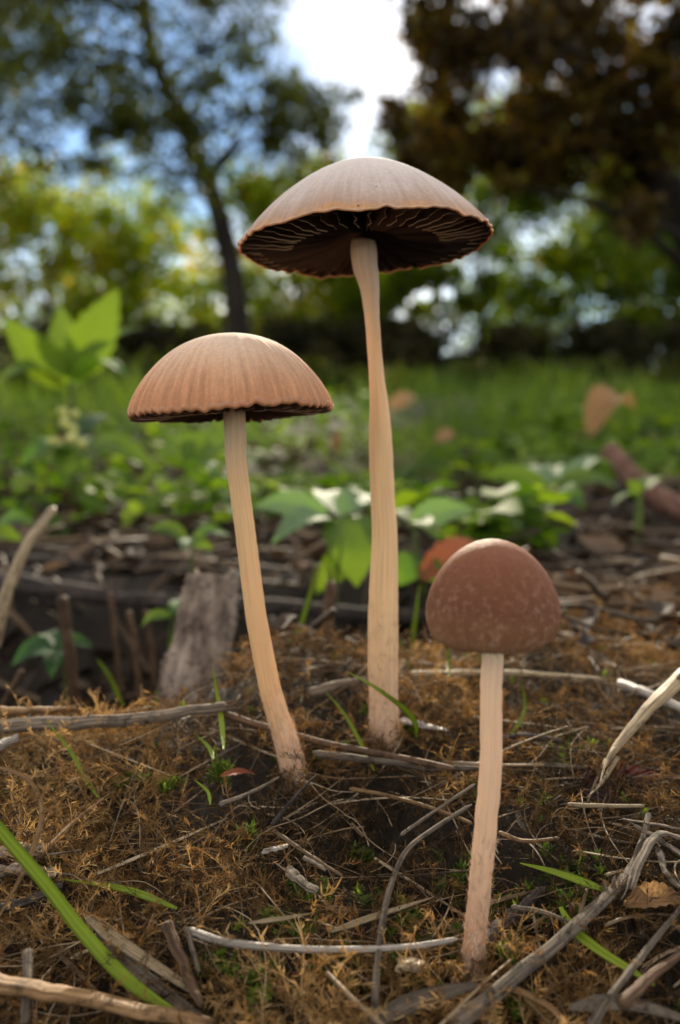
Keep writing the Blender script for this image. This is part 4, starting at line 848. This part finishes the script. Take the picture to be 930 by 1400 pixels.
def build_sticks():
    T = dict(name='twig', cat='twig'); S_ = dict(name='dry_straw', cat='straw')
    stick(label='thick tan straw along the bottom left edge', pts=[(-14, 1342), (60, 1354), (130, 1368), (290, 1404)], w=27, mat=TAN, Y=[.0862, .086, .0858, .085], flat=.6, rough=.08, taper=False, **S_)
    stick(label='pointed brown twig slanting through moss at left', pts=[(52, 1172), (100, 1126), (141, 1092)], w=8, w1=3, mat=TAN, Y=[.109, .112, .115], frayed=3, **T)
    stick(label='upper flattened grey stalk at left edge', pts=[(-12, 1166), (30, 1160), (74, 1162)], w=24, mat=GREY, flat=.5, frayed=3, rough=.12, **S_)
    stick(label='lower flattened grey stalk at left edge', pts=[(-12, 1192), (30, 1188), (78, 1194)], w=22, mat=GREY, flat=.5, frayed=3, rough=.12, **S_)
    stick(label='dark grey curved twig behind the corner grass blade', pts=[(-8, 1246), (35, 1232), (85, 1210)], w=14, mat=DARKW, rough=.12, **T)
    stick(label='short upright straw in lower left corner', pts=[(38, 1298), (37, 1345), (34, 1402)], w=13, mat=GREY, Y=[.091, .0895, .088], flat=.5, **S_)
    stick(label='lumpy brown root below the green corner blade', pts=[(226, 1262), (243, 1300), (262, 1345), (276, 1372)], w=15, w1=9, mat=BROWN, lift=.006, rough=.2, **T)
    stick(label='thin dark straw beside the lumpy brown root', pts=[(255, 1268), (264, 1300), (272, 1330)], w=7, mat=GREY, lift=.006, **S_)
    stick(label='long bleached white stem lying across the foreground moss', pts=[(256, 1271), (310, 1288), (400, 1297), (480, 1298), (560, 1294), (626, 1284)], w=10, w1=6, mat=WHITE, lift=.0055, rough=.03, **S_)
    stick(label='long curving grey stem rising from bottom to small stem', pts=[(514, 1402), (514, 1330), (524, 1255), (535, 1210), (556, 1163), (598, 1130), (645, 1100)], w=9, w1=6, mat=GREY, lift=.005, rough=.05, **T)
    stick(label='short grey wood chip in moss at lower centre', pts=[(392, 1186), (412, 1204), (434, 1222)], w=18, mat=GREY, lift=.004, flat=.6, rough=.15, frayed=2, name='wood_chip', cat='wood chip')
    stick(label='small pale wood chip in moss below left stem', pts=[(360, 1164), (376, 1161), (394, 1156)], w=11, mat=WHITE, lift=.005, flat=.5, rough=.1, name='wood_chip', cat='wood chip')
    stick(label='thin dark chip beside the small pale chip', pts=[(414, 1172), (430, 1180), (446, 1190)], w=8, mat=GREY, lift=.004, flat=.6, name='wood_chip', cat='wood chip')
    stick(label='flat tan bark flake left of small stem base', pts=[(545, 1322), (560, 1318), (578, 1322)], w=24, mat=PALE, lift=.005, flat=.35, rough=.15, name='bark_flake', cat='bark flake')
    stick(label='white bark flake beside tall stem base', pts=[(548, 984), (575, 990), (612, 1000)], w=20, w1=8, mat=WHITE, lift=.003, flat=.35, rough=.15, name='bark_flake', cat='bark flake')
    g = stick(label='thick grey stem crossing the lower right corner', pts=[(612, 1408), (690, 1348), (770, 1280), (850, 1205), (878, 1150), (888, 1110)], w=21, w1=8, mat=GREY, Y=[.0905, .0945, .0985, .106, .112, .116], rough=.07, n=60, stubs=3, flat=.7, **T)
    C = np.array([W(668, 1376, .0925), W(690, 1358, .0935), W(712, 1342, .0945)]) ; V, F, U = tube_geo(catmull(C, 8), np.full(8, 10.2 * .0935 / FPX), 10, .7, rough=.05)
    q = link('pale_node', mesh_np('pale_node', V - np.array(g.location), F, PALE, uv=U, smooth=True), g); q['label'] = 'pale broken patch on the grey stem'
    stick(label='slender grey stem slanting up from bottom right', pts=[(805, 1408), (840, 1355), (880, 1305), (935, 1235)], w=11, w1=6, mat=GREY, Y=[.0895, .093, .097, .104], **T)
    stick(label='brown stem slanting at right edge near corner', pts=[(850, 1375), (890, 1335), (940, 1298)], w=15, w1=9, mat=BROWN, Y=[.0915, .094, .097], **T)
    stick(label='splintered pale straw pointing down at right edge', pts=[(944, 915), (890, 966), (850, 1012), (824, 1050)], w=27, w1=5, mat=PALE, Y=[.136, .131, .127, .124], flat=.55, frayed=8, rough=.03, **S_)
    stick(label='thin dark straw lying level behind small stem', pts=[(548, 1044), (640, 1049), (740, 1046), (828, 1052)], w=7, mat=GREY, lift=.003, **S_)
    stick(label='short dark twig right of small stem', pts=[(684, 1012), (720, 1006), (770, 1014)], w=9, mat=DARKW, lift=.003, stubs=2, **T)
    stick(label='brown root running behind left stem to tall stem', pts=[(300, 974), (350, 990), (400, 1004), (460, 1020), (540, 1034), (622, 1052)], w=11, w1=8, mat=BROWN, lift=.0045, n=60, **T)
    stick(label='grey root in front of tall stem base', pts=[(428, 1030), (520, 1040), (600, 1050), (690, 1050)], w=10, w1=6, mat=GREY, lift=.0045, rough=.1, **T)
    stick(label='pale stick touching tall stem from the left', pts=[(424, 948), (462, 938), (506, 930)], w=16, mat=GREY, lift=.004, rough=.1, **T)
    stick(label='frayed grey stick lying along the hollow at left', pts=[(-12, 998), (60, 990), (150, 986), (240, 976), (310, 966)], w=20, w1=14, mat=GREY, Y=[.1525, .153, .153, .154, .155], rough=.09, frayed=8, n=60, stubs=2, **T)
    stick(label='bunch-ended dry stalk above the frayed stick at left', pts=[(-10, 975), (40, 972), (105, 968)], w=14, w1=5, mat=TAN, Y=.156, rough=.15, frayed=9, **T)
    stick(label='short pale stick end at left edge below frayed stick', pts=[(-10, 1022), (12, 1014), (26, 1008)], w=13, mat=WHITE, Y=.146, **T)
    stick(label='bleached stick at right edge behind splintered straw', pts=[(846, 934), (890, 950), (942, 972)], w=13, mat=WHITE, Y=.163, **T)
    stick(label='thin pale straw lying behind the small stem', pts=[(560, 922), (640, 920), (720, 921), (830, 930)], w=9, mat=PALE, Y=.178, **S_)
    stick(label='upper grey bark strip at right behind small cap', pts=[(758, 828), (850, 820), (942, 824)], w=24, mat=GREY, Y=.27, flat=.6, rough=.14, frayed=3, **T)
    stick(label='middle grey bark strip at right behind small cap', pts=[(770, 866), (850, 852), (942, 862)], w=22, mat=GREY, Y=.235, flat=.6, rough=.14, frayed=3, **T)
    stick(label='lower grey bark strip at right behind small cap', pts=[(745, 898), (850, 884), (942, 888)], w=18, mat=DARKW, Y=.215, flat=.6, rough=.14, frayed=3, **T)
    stick(label='thin grey twig across moss at right edge', pts=[(840, 905), (890, 915), (942, 912)], w=8, mat=GREY, Y=.19, **T)
    stick(label='thin twig lying against left stem base', pts=[(300, 1100), (342, 1084), (382, 1062)], w=7, w1=3, mat=GREY, lift=.005, **T)
    stick(label='dark twig crossing the foot of left stem', pts=[(372, 1128), (396, 1098), (432, 1060)], w=6, w1=3, mat=DARKW, Y=[.1235, .1245, .1245], **T)
    stick(label='thin tan root arching in moss between left and small stems', pts=[(478, 1078), (540, 1090), (600, 1108), (646, 1126)], w=6, mat=TAN, lift=.005, **T)
    stick(label='fine tan root right of small stem', pts=[(682, 1138), (718, 1150), (765, 1146)], w=6, mat=TAN, lift=.005, **T)
    stick(label='thin straight straw slanting left of small stem', pts=[(548, 1142), (590, 1112), (650, 1072)], w=5, mat=GREY, lift=.005, **S_)
    stick(label='pale straw with forked end below the maroon leaf', pts=[(776, 1100), (830, 1102), (880, 1102)], w=6, mat=PALE, lift=.006, frayed=2, **S_)
    stick(label='thin branching twig right of small stem base', pts=[(700, 1240), (750, 1250), (800, 1272)], w=7, w1=4, mat=GREY, lift=.005, stubs=4, **T)
    stick(label='grey woody root right of small stem base', pts=[(662, 1290), (700, 1255), (745, 1215)], w=22, w1=10, mat=DARKW, lift=.002, rough=.2, **T)
    # frayed fibres at the right edge
    for k, (lab, pts, w) in enumerate([('broad frayed grass sheath curling at right edge', [(945, 1150), (905, 1140), (880, 1165), (862, 1215)], 14), ('pale frayed fibre sticking up at right edge', [(942, 1175), (905, 1150), (868, 1128)], 11), ('lower pale frayed fibre at right edge', [(900, 1160), (912, 1195), (940, 1222)], 9), ('thin frayed fibre above the sheath at right edge', [(942, 1135), (900, 1128), (852, 1120)], 7)]):
        stick(label=lab, pts=pts, w=w, mat=GREY, lift=.006, flat=.4, rough=.12, frayed=3, name='frayed_fibre', cat='fibre', group='frayed grey fibres at the right edge')
    # behind the moss
    stick(label='curved pale dead stalk rising at left edge', pts=[(-10, 890), (8, 815), (38, 745), (74, 694)], w=17, w1=12, mat=PALE, Y=[.20, .205, .215, .23], rough=.03, name='dead_stalk', cat='stalk')
    stick(label='dark purple-grey log lying across hollow at left', pts=[(-20, 792), (80, 808), (180, 820), (300, 826)], w=28, mat=DARKW, Y=.30, rough=.08, taper=False, name='fallen_branch', cat='branch')
    stick(label='dark log behind the two tall stems', pts=[(320, 826), (420, 834), (520, 842), (600, 842)], w=26, mat=DARKW, Y=.29, rough=.08, name='fallen_branch', cat='branch')
    stick(label='thin grey branch above the purple-grey log', pts=[(-20, 762), (80, 770), (180, 778), (270, 764)], w=18, mat=DARKW, Y=.34, rough=.08, stubs=3, name='fallen_branch', cat='branch')
    stick(label='reddish-brown fallen branch at right edge', pts=[(836, 618), (868, 658), (905, 684), (950, 708)], w=28, w1=34, mat=REDW, Y=[.52, .49, .47, .45], rough=.09, stubs=2, taper=False, name='fallen_branch', cat='branch')
    stick(label='grey branch lying in litter left of left stem', pts=[(340, 770), (420, 762), (520, 772)], w=14, mat=GREY, Y=.36, name='fallen_branch', cat='branch')
    for lab, pts, w, Y in [('thick brown cut stalk in hollow at left', [(84, 815), (94, 880), (103, 972)], 20, .225), ('thin brown stalk in the middle of hollow', [(176, 835), (186, 890), (192, 960)], 11, .23), ('olive stalk stub behind moss hump', [(452, 795), (449, 850), (445, 905)], 22, .215), ('thin olive stalk beside the brown stalks', [(150, 810), (158, 870), (166, 950)], 9, .25), ('leaning brown stalk at left edge', [(30, 915), (12, 950), (-8, 985)], 11, .19), ('short olive stalk near wood fragment', [(200, 835), (206, 880), (212, 940)], 10, .25)]:
        stick(label=lab, pts=pts, w=w * .75, w1=w * .7, mat=BROWN, Y=Y, rough=.09, taper=True, frayed=5, name='dead_stalk', cat='stalk')
    # the grey wood fragment standing behind the left stem
    q = [W(272, 985, .19), W(262, 940, .193), W(276, 880, .20), (W(290, 790, .21))]; C = catmull(q, 60); n = 60; s = .20 / FPX
    R = np.linspace(49, 37, n) * s * (1 + .04 * np.sin(np.linspace(0, 17, n))); o0 = C[0]
    V, F, U = tube_geo(C - o0, R, 40, .42, up=(.25, -1, .2), rough=.075, rid=77)
    wf = link('wood_fragment', mesh_np('wood_fragment', V, F, WOOD, uv=U, smooth=True), None, o0); finish(wf, 'upright weathered grey wood fragment behind left stem', 'wood')
    for k, (x, y) in enumerate([(268, 778), (262, 790), (318, 776), (312, 786)]):
        e = W(x, y, .211) - o0; b = W(x + (8 if k < 2 else -6), y + 40, .2065) - o0; V, F, U = tube_geo(np.array([b, (b + e) / 2, e]), np.array([7, 6, 2]) * s, 7, rough=.1); link('splinter', mesh_np('splinter', V, F, WOOD, uv=U, smooth=True), wf)
build_sticks()
